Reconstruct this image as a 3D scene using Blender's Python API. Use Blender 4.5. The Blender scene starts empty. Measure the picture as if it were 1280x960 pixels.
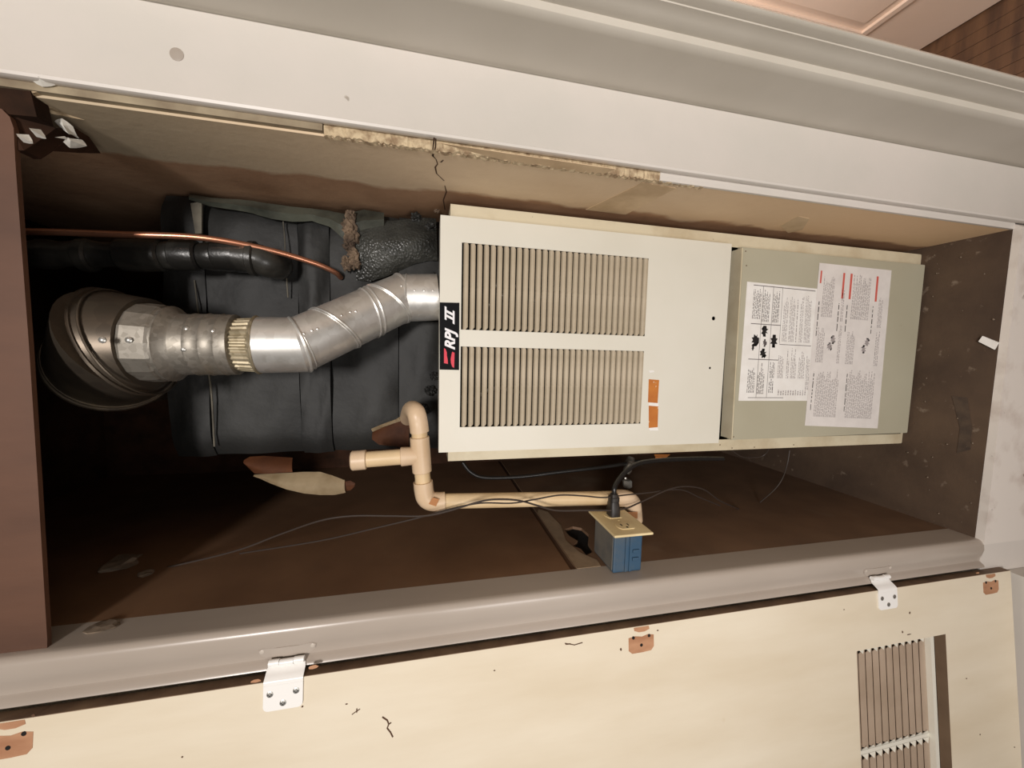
import bpy, bmesh, math, random
from mathutils import Vector, Matrix
random.seed(7)
C = bpy.context.scene.collection
SC = bpy.context.scene

# ---------------------------------------------------------------- camera
# The photo was taken with the phone turned on its side: picture left is up.
CAMZ = 1.154
F = 481.0
UR = Vector((0.02289384, -0.22112383, -0.97497699))   # picture right
VD = Vector((-0.99655517, -0.08280361, -0.00462074))  # picture down
WF = Vector((-0.07970985, 0.97172415, -0.22225779))   # viewing direction
cd = bpy.data.cameras.new('camera'); cam = bpy.data.objects.new('camera', cd); C.objects.link(cam)
cd.sensor_fit = 'HORIZONTAL'; cd.sensor_width = 36; cd.lens = F / 1280 * 36
cd.clip_start = 0.01; cd.clip_end = 50
R = Matrix((UR, -VD, -WF)).transposed()
cam.matrix_world = Matrix.Translation((0, 0, CAMZ)) @ R.to_4x4()
SC.camera = cam

# ---------------------------------------------------------------- world, lights, exposure
w = bpy.data.worlds.new('world'); SC.world = w; w.use_nodes = True
w.node_tree.nodes['Background'].inputs[0].default_value = (1.0, 0.93, 0.85, 1)
w.node_tree.nodes['Background'].inputs[1].default_value = 0.10
def area(name, loc, target, sx, sy, power, col):
    l = bpy.data.lights.new(name, 'AREA'); l.shape = 'RECTANGLE'; l.size = sx; l.size_y = sy; l.energy = power; l.color = col
    o = bpy.data.objects.new(name, l); C.objects.link(o); o.location = loc
    o.rotation_euler = (Vector(target) - Vector(loc)).to_track_quat('-Z', 'Y').to_euler(); return o
area('hall_ceiling_light', (0.08, -2.0, 2.13), (0.0, 0.7, 0.9), 0.45, 0.3, 60, (1.0, 0.945, 0.90))
area('hall_low_fill_light', (-0.38, -0.62, 0.78), (0.05, 0.7, 0.80), 0.5, 0.5, 6.2, (1.0, 0.955, 0.92))  # added fill from near the camera, no real window there
area('bedroom_fill_light', (0.47, 0.75, 1.0), (0.84, 0.8, 0.2), 0.2, 0.3, 4.6, (1.0, 0.93, 0.87))  # added fill to brighten the panelled door beyond, not a known lamp
SC.view_settings.view_transform = 'Standard'; SC.view_settings.look = 'None'
SC.view_settings.exposure = 0.0; SC.view_settings.gamma = 1.0; SC.view_settings.use_curve_mapping = False

# ---------------------------------------------------------------- helpers
def ray(px, py): return UR * (px - 640) + VD * (py - 480) + WF * F
O = Vector((0, 0, CAMZ))
def P(px, py, y): r = ray(px, py); return O + r * (y / r.y)
def PX(px, py, x): r = ray(px, py); return O + r * (x / r.x)
def PZ(px, py, z): r = ray(px, py); return O + r * ((z - CAMZ) / r.z)

def lin(c):
    def f(v):
        v /= 255.0
        return v / 12.92 if v <= 0.04045 else ((v + 0.055) / 1.055) ** 2.4
    return (f(c[0]), f(c[1]), f(c[2]), 1)

class NT:
    def __init__(s, name):
        s.m = bpy.data.materials.new(name); s.m.use_nodes = True; s.t = s.m.node_tree
        s.b = s.t.nodes['Principled BSDF']; s.co = s.t.nodes.new('ShaderNodeTexCoord')
    def new(s, k, **kw):
        n = s.t.nodes.new(k)
        for a, v in kw.items(): setattr(n, a, v)
        return n
    def link(s, a, b): s.t.links.new(a, b)
    def coords(s, scale=(1, 1, 1)):
        mp = s.new('ShaderNodeMapping'); mp.inputs['Scale'].default_value = scale
        s.link(s.co.outputs['Object'], mp.inputs[0]); return mp.outputs[0]
    def noise(s, sc, detail=4, scale=(1, 1, 1), rough=0.55, dist=0.0):
        n = s.new('ShaderNodeTexNoise'); n.inputs['Scale'].default_value = sc; n.inputs['Detail'].default_value = detail
        n.inputs['Roughness'].default_value = rough; n.inputs['Distortion'].default_value = dist
        s.link(s.coords(scale), n.inputs['Vector']); return n.outputs['Fac']
    def ramp(s, fac, a, b):
        r = s.new('ShaderNodeMapRange'); r.inputs['From Min'].default_value = a; r.inputs['From Max'].default_value = b
        s.link(fac, r.inputs['Value']); return r.outputs['Result']
    def mix(s, fac, a, b):
        m = s.new('ShaderNodeMix', data_type='RGBA')
        if isinstance(fac, float): m.inputs[0].default_value = fac
        else: s.link(fac, m.inputs[0])
        for i, v in ((6, a), (7, b)):
            if isinstance(v, tuple): m.inputs[i].default_value = v
            else: s.link(v, m.inputs[i])
        return m.outputs[2]
    def bump(s, h, strength, dist):
        b = s.new('ShaderNodeBump'); b.inputs['Strength'].default_value = strength; b.inputs['Distance'].default_value = dist
        s.link(h, b.inputs['Height']); s.link(b.outputs[0], s.b.inputs['Normal'])

def mat(name, col, rough=0.6, metal=0.0, col2=None, nsc=6, nstr=(0.35, 0.7), spots=None, spsc=60, spth=(0.68, 0.74), bump=0.0, bsc=150,
        scale=(1, 1, 1), spec=0.5, coat=0.0):
    n = NT(name); b = n.b
    c = lin(col)
    if col2: c = n.mix(n.ramp(n.noise(nsc, 5, scale), *nstr), lin(col), lin(col2))
    if spots: c = n.mix(n.ramp(n.noise(spsc, 3), *spth), c, lin(spots))
    if isinstance(c, tuple): b.inputs['Base Color'].default_value = c
    else: n.link(c, b.inputs['Base Color'])
    b.inputs['Roughness'].default_value = rough; b.inputs['Metallic'].default_value = metal
    b.inputs['Specular IOR Level'].default_value = spec; b.inputs['Coat Weight'].default_value = coat
    if bump: n.bump(n.noise(bsc, 5, scale), 0.6, bump)
    return n.m

M = {}
M['casing'] = mat('painted_white_wood', (216, 208, 200), 0.42, col2=(204, 199, 190), nsc=3, spots=(168, 158, 146), spsc=26, spth=(0.78, 0.8), bump=0.0006, bsc=40)
M['jamb'] = mat('painted_grey_jamb', (204, 197, 185), 0.45, col2=(192, 185, 172), nsc=4, bump=0.0003, bsc=30)
M['lefttrim'] = mat('glossy_grey_trim', (176, 165, 154), 0.28, col2=(160, 148, 136), nsc=5, scale=(1, 1, 0.3), bump=0.0006, bsc=18)
M['sill'] = mat('sill_paint', (220, 212, 203), 0.5, col2=(190, 176, 165), nsc=14, nstr=(0.5, 0.75), spots=(110, 90, 78), spsc=30, spth=(0.7, 0.78))
M['leftpanel'] = mat('brown_hardboard', (128, 96, 70), 0.62, col2=(100, 72, 50), nsc=4, nstr=(0.35, 0.7), spots=(110, 88, 68), spsc=5, spth=(0.62, 0.9), bump=0.0003, bsc=60)
M['leftpanel2'] = mat('brown_hardboard_dusty', (122, 94, 71), 0.68, col2=(102, 77, 57), nsc=7, nstr=(0.35, 0.7), spots=(125, 108, 90), spsc=6, spth=(0.6, 0.85), bump=0.0003, bsc=60)
M['dustboard'] = mat('dusty_joint_strip', (160, 138, 112), 0.8, col2=(126, 106, 84), nsc=20, bump=0.0005, bsc=90)
M['floor'] = mat('dusty_board_floor', (92, 73, 56), 0.85, col2=(66, 50, 38), nsc=7, nstr=(0.3, 0.7), spots=(128, 112, 96), spsc=42, spth=(0.66, 0.78), bump=0.001, bsc=80)
M['hallfloor'] = mat('wood_plank_floor', (100, 70, 46), 0.5, col2=(62, 40, 26), nsc=6, nstr=(0.3, 0.7), scale=(1, 9, 1), bump=0.0003)
M['header'] = mat('brown_header_wood', (102, 68, 48), 0.6, col2=(76, 48, 32), nsc=2.6, nstr=(0.3, 0.7), scale=(3, 1, 1), bump=0.0003, bsc=30)
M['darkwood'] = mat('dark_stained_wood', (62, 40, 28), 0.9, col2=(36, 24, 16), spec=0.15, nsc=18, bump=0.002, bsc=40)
M['doorpaint'] = mat('cream_door_paint', (224, 213, 192), 0.5, col2=(211, 197, 172), nsc=3.0, nstr=(0.35, 0.68), scale=(3, 1, 0.7), spots=(196, 176, 140), spsc=17, spth=(0.72, 0.84), bump=0.0007, bsc=22)
M['dooredge'] = mat('worn_door_edge', (128, 104, 80), 0.6, col2=(84, 60, 42), nsc=16, bump=0.0006, bsc=60)
M['barewood'] = mat('bare_orange_wood', (186, 140, 106), 0.75, col2=(150, 102, 70), nsc=40, scale=(1, 1, 0.3), bump=0.0004, bsc=120)
M['hole'] = mat('dark_hole', (14, 9, 6), 0.9)
M['crack'] = mat('crack_dark', (88, 62, 44), 0.9)
M['pinkdoor'] = mat('pinkish_panel_door', (228, 206, 188), 0.5, col2=(220, 196, 176), nsc=3)
M['hinge'] = mat('white_hinge_paint', (238, 236, 232), 0.28, bump=0.0003, bsc=50)
M['hingegrey'] = mat('grey_painted_metal', (190, 180, 168), 0.3, bump=0.0003, bsc=60)
M['screw'] = mat('steel_screw', (190, 188, 182), 0.35, 0.8)
M['furnace'] = mat('cream_enamel', (221, 217, 204), 0.42, col2=(214, 209, 194), nsc=4, spots=(176, 160, 128), spsc=10, spth=(0.72, 0.86), bump=0.0001, bsc=20)
M['furnace2'] = mat('greenish_cream_enamel', (180, 175, 154), 0.42, col2=(172, 166, 144), nsc=4, spots=(150, 140, 112), spsc=12, spth=(0.74, 0.86))
M['cabinet'] = mat('yellowed_cabinet_enamel', (208, 197, 170), 0.5, col2=(184, 168, 138), nsc=12, nstr=(0.45, 0.75), spots=(92, 74, 54), spsc=120, spth=(0.74, 0.8))
M['blade'] = mat('dusty_louver', (184, 170, 147), 0.6, col2=(160, 146, 122), nsc=18, nstr=(0.35, 0.75), spots=(140, 125, 104), spsc=60, spth=(0.62, 0.8))
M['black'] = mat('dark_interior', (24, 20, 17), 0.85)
M['wrap'] = mat('black_duct_wrap', (20, 20, 19), 0.62, col2=(38, 38, 35), nsc=5, nstr=(0.4, 0.75), spots=(80, 78, 72), spsc=14, spth=(0.72, 0.85), bump=0.003, bsc=24)
M['tape'] = mat('dusty_seam_tape', (112, 106, 92), 0.75, col2=(50, 46, 40), nsc=16, bump=0.001, bsc=60)
M['wrapgrey'] = mat('grey_green_folded_wrap', (84, 86, 76), 0.4, col2=(36, 37, 33), nsc=14, bump=0.003, bsc=40)
M['tuft'] = mat('brown_insulation_fibre', (128, 108, 88), 0.95, col2=(52, 40, 32), nsc=40, bump=0.004, bsc=120)
M['kraft'] = mat('kraft_paper_foil', (200, 180, 146), 0.4, col2=(164, 140, 106), nsc=20, bump=0.0015, bsc=70)
M['kraftdark'] = mat('brown_kraft_paper', (122, 72, 38), 0.7, col2=(80, 44, 24), nsc=16, bump=0.001, bsc=70)
M['copper'] = mat('copper', (214, 152, 122), 0.34, 0.85, col2=(186, 124, 94), nsc=12)
M['pipewrap'] = mat('black_foam_pipe', (30, 29, 27), 0.32, col2=(62, 60, 55), nsc=14, nstr=(0.45, 0.7), bump=0.002, bsc=40)
M['pvc'] = mat('beige_plastic_pipe', (222, 196, 156), 0.42, col2=(210, 182, 140), nsc=14, spots=(150, 112, 76), spsc=70, spth=(0.72, 0.8))
M['pvcfit'] = mat('beige_plastic_fitting', (218, 192, 162), 0.4, col2=(204, 176, 142), nsc=16)
M['print'] = mat('brown_print', (172, 116, 70), 0.7)
M['plate'] = mat('ivory_plate', (232, 214, 168), 0.38, col2=(212, 190, 144), nsc=20)
M['bluebox'] = mat('blue_plastic_box', (44, 74, 98), 0.55, col2=(76, 84, 90), nsc=22, nstr=(0.5, 0.75))
M['dustybox'] = mat('dusty_blue_grey_side', (112, 106, 96), 0.85, col2=(84, 84, 82), nsc=22)
M['rubber'] = mat('black_rubber', (26, 25, 24), 0.3)
M['wire'] = mat('dusty_brown_wire', (58, 48, 42), 0.55)
M['steel'] = mat('dull_steel', (150, 146, 138), 0.4, 0.8, col2=(100, 92, 82), nsc=40)
M['paper'] = mat('white_paper_label', (238, 235, 230), 0.4, col2=(226, 221, 214), nsc=30, nstr=(0.4, 0.8))
M['paper2'] = mat('greyish_paper_label', (228, 222, 217), 0.35, col2=(214, 208, 203), nsc=30, nstr=(0.4, 0.8))
M['ink'] = mat('dark_ink', (92, 84, 84), 0.6)
M['inkpale'] = mat('pale_ink', (160, 152, 150), 0.6)
M['inkblack'] = mat('black_ink', (32, 30, 30), 0.5)
M['redink'] = mat('red_ink', (206, 96, 84), 0.5)
M['plateblack'] = mat('black_badge', (12, 12, 15), 0.7, spec=0.15)
M['badgewhite'] = mat('badge_white', (236, 234, 236), 0.35)
M['badgered'] = mat('badge_red', (214, 44, 66), 0.35)
M['orange'] = mat('orange_sticker', (196, 122, 50), 0.6, col2=(176, 100, 38), nsc=30, spots=(228, 214, 190), spsc=70, spth=(0.68, 0.7))
M['foil'] = mat('crumpled_foil', (246, 242, 232), 0.3, 0.3)
M['plasterlump'] = mat('broken_plaster', (140, 124, 106), 0.9, col2=(92, 78, 64), nsc=30, bump=0.002, bsc=60)
M['gypedge'] = mat('crumbly_board_edge', (206, 186, 152), 0.9, col2=(150, 126, 98), nsc=90, nstr=(0.4, 0.65), bump=0.002, bsc=260)

def galv(name, base, dark, rough, scl=90, metal=0.85):
    n = NT(name); v = n.new('ShaderNodeTexVoronoi'); v.inputs['Scale'].default_value = scl; n.link(n.coords(), v.inputs['Vector'])
    s = n.new('ShaderNodeSeparateColor'); n.link(v.outputs['Color'], s.inputs[0])
    c = n.mix(s.outputs[0], lin(base), lin(dark)); c = n.mix(n.ramp(n.noise(11, 5), 0.55, 0.85), c, lin((140, 126, 104)))
    n.link(c, n.b.inputs['Base Color']); n.b.inputs['Metallic'].default_value = metal; n.b.inputs['Roughness'].default_value = rough
    n.bump(n.noise(45, 3), 0.35, 0.0005); return n.m
M['galv'] = galv('galvanised_steel', (226, 224, 219), (212, 209, 203), 0.36, 90, 0.7)
M['galvold'] = galv('weathered_galvanised_steel', (158, 152, 142), (136, 130, 120), 0.5, 160, 0.7)
M['galvshade'] = galv('dull_shaded_steel', (98, 88, 76), (88, 79, 69), 0.4, 60, 0.7)  # elbow steel, darkened so its colour carries the closet shade
M['crimp'] = galv('yellowed_crimp_steel', (186, 174, 148), (150, 138, 112), 0.5, 120, 0.6)

def plaster_mat():
    n = NT('partly_painted_plasterboard')
    g = n.new('ShaderNodeNewGeometry'); sx = n.new('ShaderNodeSeparateXYZ'); n.link(g.outputs['Position'], sx.inputs[0])
    nz = n.new('ShaderNodeTexNoise'); nz.inputs['Scale'].default_value = 7; nz.inputs['Detail'].default_value = 6; n.link(g.outputs['Position'], nz.inputs['Vector'])
    a = n.new('ShaderNodeMath', operation='MULTIPLY_ADD'); n.link(nz.outputs[0], a.inputs[0]); a.inputs[1].default_value = -0.09; n.link(sx.outputs[1], a.inputs[2])
    mask = n.ramp(a.outputs[0], 0.640, 0.652)              # 0 painted near the opening, 1 bare behind
    c1 = n.mix(n.ramp(n.noise(5, 5, (1, 1, 0.5)), 0.35, 0.7), lin((236, 212, 180)), lin((216, 188, 154)))
    c2 = n.mix(n.ramp(n.noise(9, 5), 0.35, 0.7), lin((184, 146, 114)), lin((156, 118, 88)))
    top = n.ramp(sx.outputs[2], 1.18, 1.55)                 # paint darkens upward: stronger light on the lower wall put into colour
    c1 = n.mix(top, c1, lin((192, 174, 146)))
    low = n.ramp(sx.outputs[2], 0.75, 0.35)
    c1 = n.mix(low, c1, lin((228, 194, 154)))
    n.link(n.mix(mask, c1, c2), n.b.inputs['Base Color']); n.b.inputs['Roughness'].default_value = 0.75
    n.bump(n.noise(60, 5), 0.5, 0.001); return n.m
M['plaster'] = plaster_mat()
M['plastertape'] = mat('pale_joint_tape', (228, 202, 166), 0.75, col2=(190, 162, 126), nsc=14)

def ori(o, v):
    o.location = v
def tag(o, label, cat, group=None, kind=None):
    if label: o['label'] = label
    if cat: o['category'] = cat
    if group: o['group'] = group
    if kind: o['kind'] = kind
    return o
WL = {}
def obj(name, bm, m, parent=None, smooth=False, base=None):
    """link bm (world coordinates) as one mesh object; its origin is its parent's, or base, or its own centre"""
    bmesh.ops.recalc_face_normals(bm, faces=bm.faces[:])
    me = bpy.data.meshes.new(name); 
    if parent is not None: o0 = WL[parent.name]
    elif base is not None: o0 = Vector(base)
    else:
        o0 = Vector(((min(v.co.x for v in bm.verts) + max(v.co.x for v in bm.verts)) / 2, (min(v.co.y for v in bm.verts) + max(v.co.y for v in bm.verts)) / 2, min(v.co.z for v in bm.verts)))
    for v in bm.verts: v.co -= o0
    bm.to_mesh(me); bm.free(); me.materials.append(M[m] if isinstance(m, str) else m)
    if smooth:
        for p in me.polygons: p.use_smooth = True
        if smooth != 'all':
            try: me.set_sharp_from_angle(angle=math.radians(38))
            except Exception: pass
    o = bpy.data.objects.new(name, me); C.objects.link(o)
    if parent is not None: o.parent = parent
    else: o.location = o0
    WL[o.name] = o0
    return o
def thing(name, loc, label, cat, group=None, kind=None):
    o = bpy.data.objects.new(name, None); C.objects.link(o); o.location = loc; o.empty_display_size = 0.05
    WL[o.name] = Vector(loc); return tag(o, label, cat, group, kind)
def struct(name, bm, m, label, cat='wall', smooth=False):
    return tag(obj(name, bm, m, None, smooth), label, cat, kind='structure')
def B(): return bmesh.new()
def box(bm, x0, x1, y0, y1, z0, z1, bev=0):
    r = bmesh.ops.create_cube(bm, size=1)
    for v in r['verts']: v.co = Vector(((x0 + x1) / 2 + v.co.x * (x1 - x0), (y0 + y1) / 2 + v.co.y * (y1 - y0), (z0 + z1) / 2 + v.co.z * (z1 - z0)))
    if bev: bmesh.ops.bevel(bm, geom=list({e for v in r['verts'] for e in v.link_edges}), offset=bev, segments=2, affect='EDGES', profile=0.6)
    return bm
def hexa(bm, a, b):  # two quads of 4 points
    va = [bm.verts.new(p) for p in a]; vb = [bm.verts.new(p) for p in b]
    bm.faces.new(va); bm.faces.new(vb[::-1])
    k = len(va)
    for i in range(k): bm.faces.new((va[i], va[(i + 1) % k], vb[(i + 1) % k], vb[i]))
    return bm
def prism(bm, pts, off):  # outline pts (world) pushed along off
    return hexa(bm, pts, [Vector(p) + Vector(off) for p in pts])
def plate(bm, outer, holes, off):
    """flat outline with holes, given thickness off"""
    es = []; loops = []
    for lp in [outer] + holes:
        vs = [bm.verts.new(p) for p in lp]; loops.append(vs)
        for i in range(len(vs)): es.append(bm.edges.new((vs[i], vs[(i + 1) % len(vs)])))
    r = bmesh.ops.triangle_fill(bm, edges=es, use_beauty=True, use_dissolve=False)
    fs = [f for f in r['geom'] if isinstance(f, bmesh.types.BMFace)]
    e = bmesh.ops.extrude_face_region(bm, geom=fs)
    for v in e['geom']:
        if isinstance(v, bmesh.types.BMVert): v.co += Vector(off)
    return bm
def circ(c, e1, e2, r, n=12): return [Vector(c) + Vector(e1) * (r * math.cos(6.28318 * i / n)) + Vector(e2) * (r * math.sin(6.28318 * i / n)) for i in range(n)]
def smooth_path(pts, n=8):
    pts = [Vector(p) for p in pts]; q = [pts[0] * 2 - pts[1]] + pts + [pts[-1] * 2 - pts[-2]]; out = []
    for i in range(1, len(q) - 2):
        a, b, c, d = q[i - 1:i + 3]
        for k in range(n):
            t = k / n; out.append(0.5 * ((2 * b) + (c - a) * t + (2 * a - 5 * b + 4 * c - d) * t * t + (3 * b - a - 3 * c + d) * t ** 3))
    out.append(pts[-1]); return out
def tube(bm, pts, r, seg=12, cap=True):
    pts = [Vector(p) for p in pts]; n = len(pts); rs = r if isinstance(r, (list, tuple)) else [r] * n
    t = (pts[1] - pts[0]).normalized(); e = t.orthogonal().normalized(); rings = []
    for i in range(n):
        if i == 0: t2 = (pts[1] - pts[0]).normalized()
        elif i == n - 1: t2 = (pts[-1] - pts[-2]).normalized()
        else: t2 = ((pts[i + 1] - pts[i]).normalized() + (pts[i] - pts[i - 1]).normalized()).normalized()
        e = (e - t2 * e.dot(t2)).normalized(); f = t2.cross(e)
        rings.append([bm.verts.new(pts[i] + (e * math.cos(6.28318 * k / seg) + f * math.sin(6.28318 * k / seg)) * rs[i]) for k in range(seg)])
    for a, b in zip(rings, rings[1:]):
        for k in range(seg): bm.faces.new((a[k], a[(k + 1) % seg], b[(k + 1) % seg], b[k]))
    if cap: bm.faces.new(rings[0][::-1]); bm.faces.new(rings[-1])
    return bm
def lathe(bm, p0, axis, prof, seg=20):  # prof: (t along axis, radius)
    a = Vector(axis).normalized(); return tube(bm, [Vector(p0) + a * (t + i * 1e-7) for i, (t, _) in enumerate(prof)], [max(r, 1e-5) for _, r in prof], seg)
def ell_ring(c, axis, nrm, r, n=40):  # where the plane through c cuts the cylinder round axis
    axis = axis.normalized(); e = axis.orthogonal().normalized(); f = axis.cross(e); out = []
    for k in range(n):
        d = (e * math.cos(6.28318 * k / n) + f * math.sin(6.28318 * k / n)) * r
        out.append(c + d - axis * (d.dot(nrm) / axis.dot(nrm)))
    return out
def closed_tube(bm, loop, r, seg=6):
    n = len(loop); c = sum(loop, Vector()) / n; rings = []
    for i in range(n):
        t = (loop[(i + 1) % n] - loop[i - 1]).normalized(); e = (loop[i] - c); e = (e - t * e.dot(t)).normalized(); f = t.cross(e)
        rings.append([bm.verts.new(loop[i] + (e * math.cos(6.28318 * k / seg) + f * math.sin(6.28318 * k / seg)) * r) for k in range(seg)])
    for i in range(n):
        a, b = rings[i], rings[(i + 1) % n]
        for k in range(seg): bm.faces.new((a[k], a[(k + 1) % seg], b[(k + 1) % seg], b[k]))
def profile_z(bm, prof, z0, z1, nz=1):
    rows = []
    for j in range(nz + 1):
        z = z0 + (z1 - z0) * j / nz; rows.append([bm.verts.new((x, y, z)) for x, y in prof])
    for a, b in zip(rows, rows[1:]):
        for k in range(len(prof)): bm.faces.new((a[k], a[(k + 1) % len(prof)], b[(k + 1) % len(prof)], b[k]))
    bm.faces.new(rows[0]); bm.faces.new(rows[-1][::-1])
def dome(bm, c, n, r, h, seg=10):
    n = Vector(n).normalized(); lathe(bm, Vector(c) - n * 0.0006, n, [(0, r), (h * 0.4 + .0006, r * 0.95), (h * 0.8 + .0006, r * 0.6), (h + .0006, r * 0.1)], seg)

# ================================================================ STRUCTURE
XL, XR = -0.372, 0.272
ZT = 2.02
# closet floor: boards
bm = B(); box(bm, XL, XR, 0.556, 1.28, -0.03, 0.0)
struct('floor', bm, 'floor', 'dusty brown board floor of the furnace closet', 'floor')
fl = bpy.data.objects['floor']
bm = B(); box(bm, -1.6, 1.7, -0.5, 0.62, -0.18, -0.15); box(bm, 0.44, 1.7, 0.62, 2.2, -0.18, -0.15)
hf = struct('floor', bm, 'hallfloor', 'brown wooden floor of the room beyond the white door frame', 'floor')
# plank joints of the wooden floor, each plank a proud piece
for i in range(13):
    x0 = 0.50 + i * 0.0235 * 1.0
    bm = B(); box(bm, 0.445 + i * 0.03, 0.445 + i * 0.03 + 0.0285, -0.1, 1.2, -0.1499, -0.1484 + 0.0003 * (i % 3), 0.0006)
    obj('floor_plank', bm, 'hallfloor', hf)
# back and side walls
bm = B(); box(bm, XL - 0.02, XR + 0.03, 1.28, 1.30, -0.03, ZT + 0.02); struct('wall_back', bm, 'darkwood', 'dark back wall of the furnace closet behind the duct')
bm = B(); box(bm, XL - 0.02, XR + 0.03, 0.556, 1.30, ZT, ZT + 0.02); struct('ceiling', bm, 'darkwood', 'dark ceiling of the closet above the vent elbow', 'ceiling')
# right wall: plasterboard with a chewed front edge
bm = B(); box(bm, XR, XR + 0.02, 0.560, 1.28, 0.0, ZT)
wr = struct('wall_right', bm, 'plaster', 'stained tan plasterboard side wall beside the furnace, painted only near the opening')
def chewed(z0, z1, x_in, depth, name, m, step=0.003, amp=0.0016):
    bm = B(); n = int((z1 - z0) / step); rows = []
    for i in range(n + 1):
        z = z0 + (z1 - z0) * i / n; a = x_in + random.uniform(-amp, amp) * 0.7
        rows.append([bm.verts.new((x, y, z)) for x, y in ((a, 0.5635), (a + random.uniform(0, .002), 0.556 + random.uniform(-amp, amp) * 0.8),
                     (x_in + 0.007, 0.5545 + random.uniform(-amp, amp) * 0.6), (x_in + 0.02, 0.556), (x_in + 0.02, 0.5635))])
    for a, b in zip(rows, rows[1:]):
        for k in range(5): bm.faces.new((a[k], a[(k + 1) % 5], b[(k + 1) % 5], b[k]))
    bm.faces.new(rows[0]); bm.faces.new(rows[-1][::-1])
    return obj(name, bm, m, wr)
chewed(0.72, 1.28, XR - 0.001, 0.01, 'crumbled_edge', 'gypedge')
bm = B(); box(bm, XR + 0.003, XR + 0.02, 0.552, 0.5602, 1.281, 1.66); obj('board_edge', bm, M.setdefault('edgepaint', mat('dirty_board_edge', (168, 154, 128), 0.85, col2=(120, 104, 84), nsc=14, nstr=(0.35, 0.65), bump=0.001, bsc=90)), wr)
def wall_patch(name, pix, m, th=0.0006):
    bm = B(); prism(bm, [PX(a, b, XR) for a, b in pix], (-th, 0, 0)); return obj(name, bm, m, wr)
wall_patch('joint_tape', [(803, 228), (845, 235), (782, 268), (732, 262)], 'plastertape')
wall_patch('joint_tape', [(548, 178), (640, 192), (770, 211), (752, 218), (700, 211), (640, 203)], 'plastertape')
wall_patch('joint_tape', [(975, 282), (998, 270), (1012, 273), (1003, 287), (985, 291)], 'plastertape')
# cracks
def crack(pix):
    bm = B(); pts = []
    for (a, b) in pix: pts.append(PX(a, b, XR - 0.0002))
    L = [p + Vector((0, 0, random.uniform(0.0006, 0.0014))) for p in pts]; Rr = [p - Vector((0, 0, random.uniform(0.0006, 0.0014))) for p in pts]
    vs = [bm.verts.new(p) for p in L]; ws = [bm.verts.new(p) for p in Rr]
    for i in range(len(pts) - 1): bm.faces.new((vs[i], vs[i + 1], ws[i + 1], ws[i]))
    return obj('crack', bm, 'crack', wr)
crack([(543, 172), (541, 186), (541, 195), (545, 199), (547, 205), (544, 209), (546, 217), (551, 222), (555, 226)])
crack([(545, 173), (544, 184), (541, 196)]); crack([(546, 202), (551, 203), (554, 200)]); crack([(556, 232), (558, 240), (554, 250), (556, 262)])
# left wall: hardboard, two panels and the dusty joint
bm = B(); box(bm, XL - 0.02, XL, 0.60, 1.28, 0.905, ZT); struct('wall_left', bm, 'leftpanel', 'brown hardboard side wall of the closet opposite the plasterboard')
wl = bpy.data.objects['wall_left']
bm = B()
cc = PX(717, 675, XL)
hole = [PX(a, b, XL) for a, b in ((705, 662), (716, 658), (727, 660), (736, 668), (735, 678), (741, 690), (733, 694), (726, 686), (716, 682), (722, 676), (712, 670))]
outer = [Vector((XL, 0.60, 0)), Vector((XL, 1.28, 0)), Vector((XL, 1.28, 0.8945)), Vector((XL, 0.60, 0.8945))]
plate(bm, outer, [hole], (-0.006, 0, 0)); obj('lower_panel', bm, 'leftpanel2', wl)
bm = B(); prism(bm, [PX(a, b, XL - 0.0062) for a, b in ((698, 655), (745, 655), (750, 700), (700, 695))], (-0.004, 0, 0)); obj('hole_backing', bm, 'hole', wl)
bm = B(); prism(bm, [Vector((XL, y, z)) for y, z in ((0.60, 0.848), (0.60, 0.893), (0.84, 0.893), (0.86, 0.885), (0.84, 0.868), (0.765, 0.862), (0.70, 0.876), (0.65, 0.866), (0.62, 0.846))], (0.0008, 0, 0)); obj('dusty_joint', bm, 'dustboard', wl)
bm = B(); box(bm, XL - 0.019, XL - 0.0025, 0.60, 1.28, 0.8948, 0.9048); obj('joint_groove', bm, 'crack', wl)
# front wall left of the opening (behind the opened door) and above
bm = B(); box(bm, -1.9, -0.395, 0.562, 0.60, -0.15, 2.3); struct('wall_front', bm, 'jamb', 'painted wall hidden behind the opened closet door')
# header
bm = B(); hp = [Vector((0.2845, 0.556, 1.605)), Vector((-0.366, 0.556, 1.602)), Vector((-0.366, 0.556, 1.92)), Vector((0.2845, 0.556, 1.92))]
hp = [P(-30, 131, .556), P(2, 136, .556), P(12, 146, .556), P(17, 160, .556), P(19, 200, .556), P(24, 270, .556), P(36, 430, .556), P(47, 600, .556), P(59, 800, .556), Vector((-0.372, 0.556, 1.602)), Vector((-0.372, 0.556, 2.3)), Vector((0.25, 0.556, 2.3))]
prism(bm, hp, (0, 0.006, 0)); bmesh.ops.recalc_face_normals(bm, faces=bm.faces[:])
struct('trim_1', bm, 'header', 'brown stained wooden header board across the top of the closet opening', 'trim')
bm = B(); hx = [P(-30, 108, .558), P(-30, 140, .5585), P(2, 142, .5585), P(16, 165, .5585), P(20, 188, .559), P(30, 188, .56), P(46, 178, .57), P(82, 181, .60), P(110, 182, .62), P(94, 160, .60), P(70, 160, .58), P(46, 146, .56), P(40, 122, .556), P(36, 108, .553)]
va = [bm.verts.new(p) for p in hx]; vb = [bm.verts.new(p + Vector((0.0, 0.02, 0.0))) for p in hx]
for a in (va, vb): bm.faces.new(a)
for i in range(len(hx)): bm.faces.new((va[i], va[(i + 1) % len(hx)], vb[(i + 1) % len(hx)], vb[i]))
bmesh.ops.triangulate(bm, faces=bm.faces[:])
struct('trim_2', bm, 'darkwood', 'splintered dark wood in the upper corner between header and plasterboard', 'trim')
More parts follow.
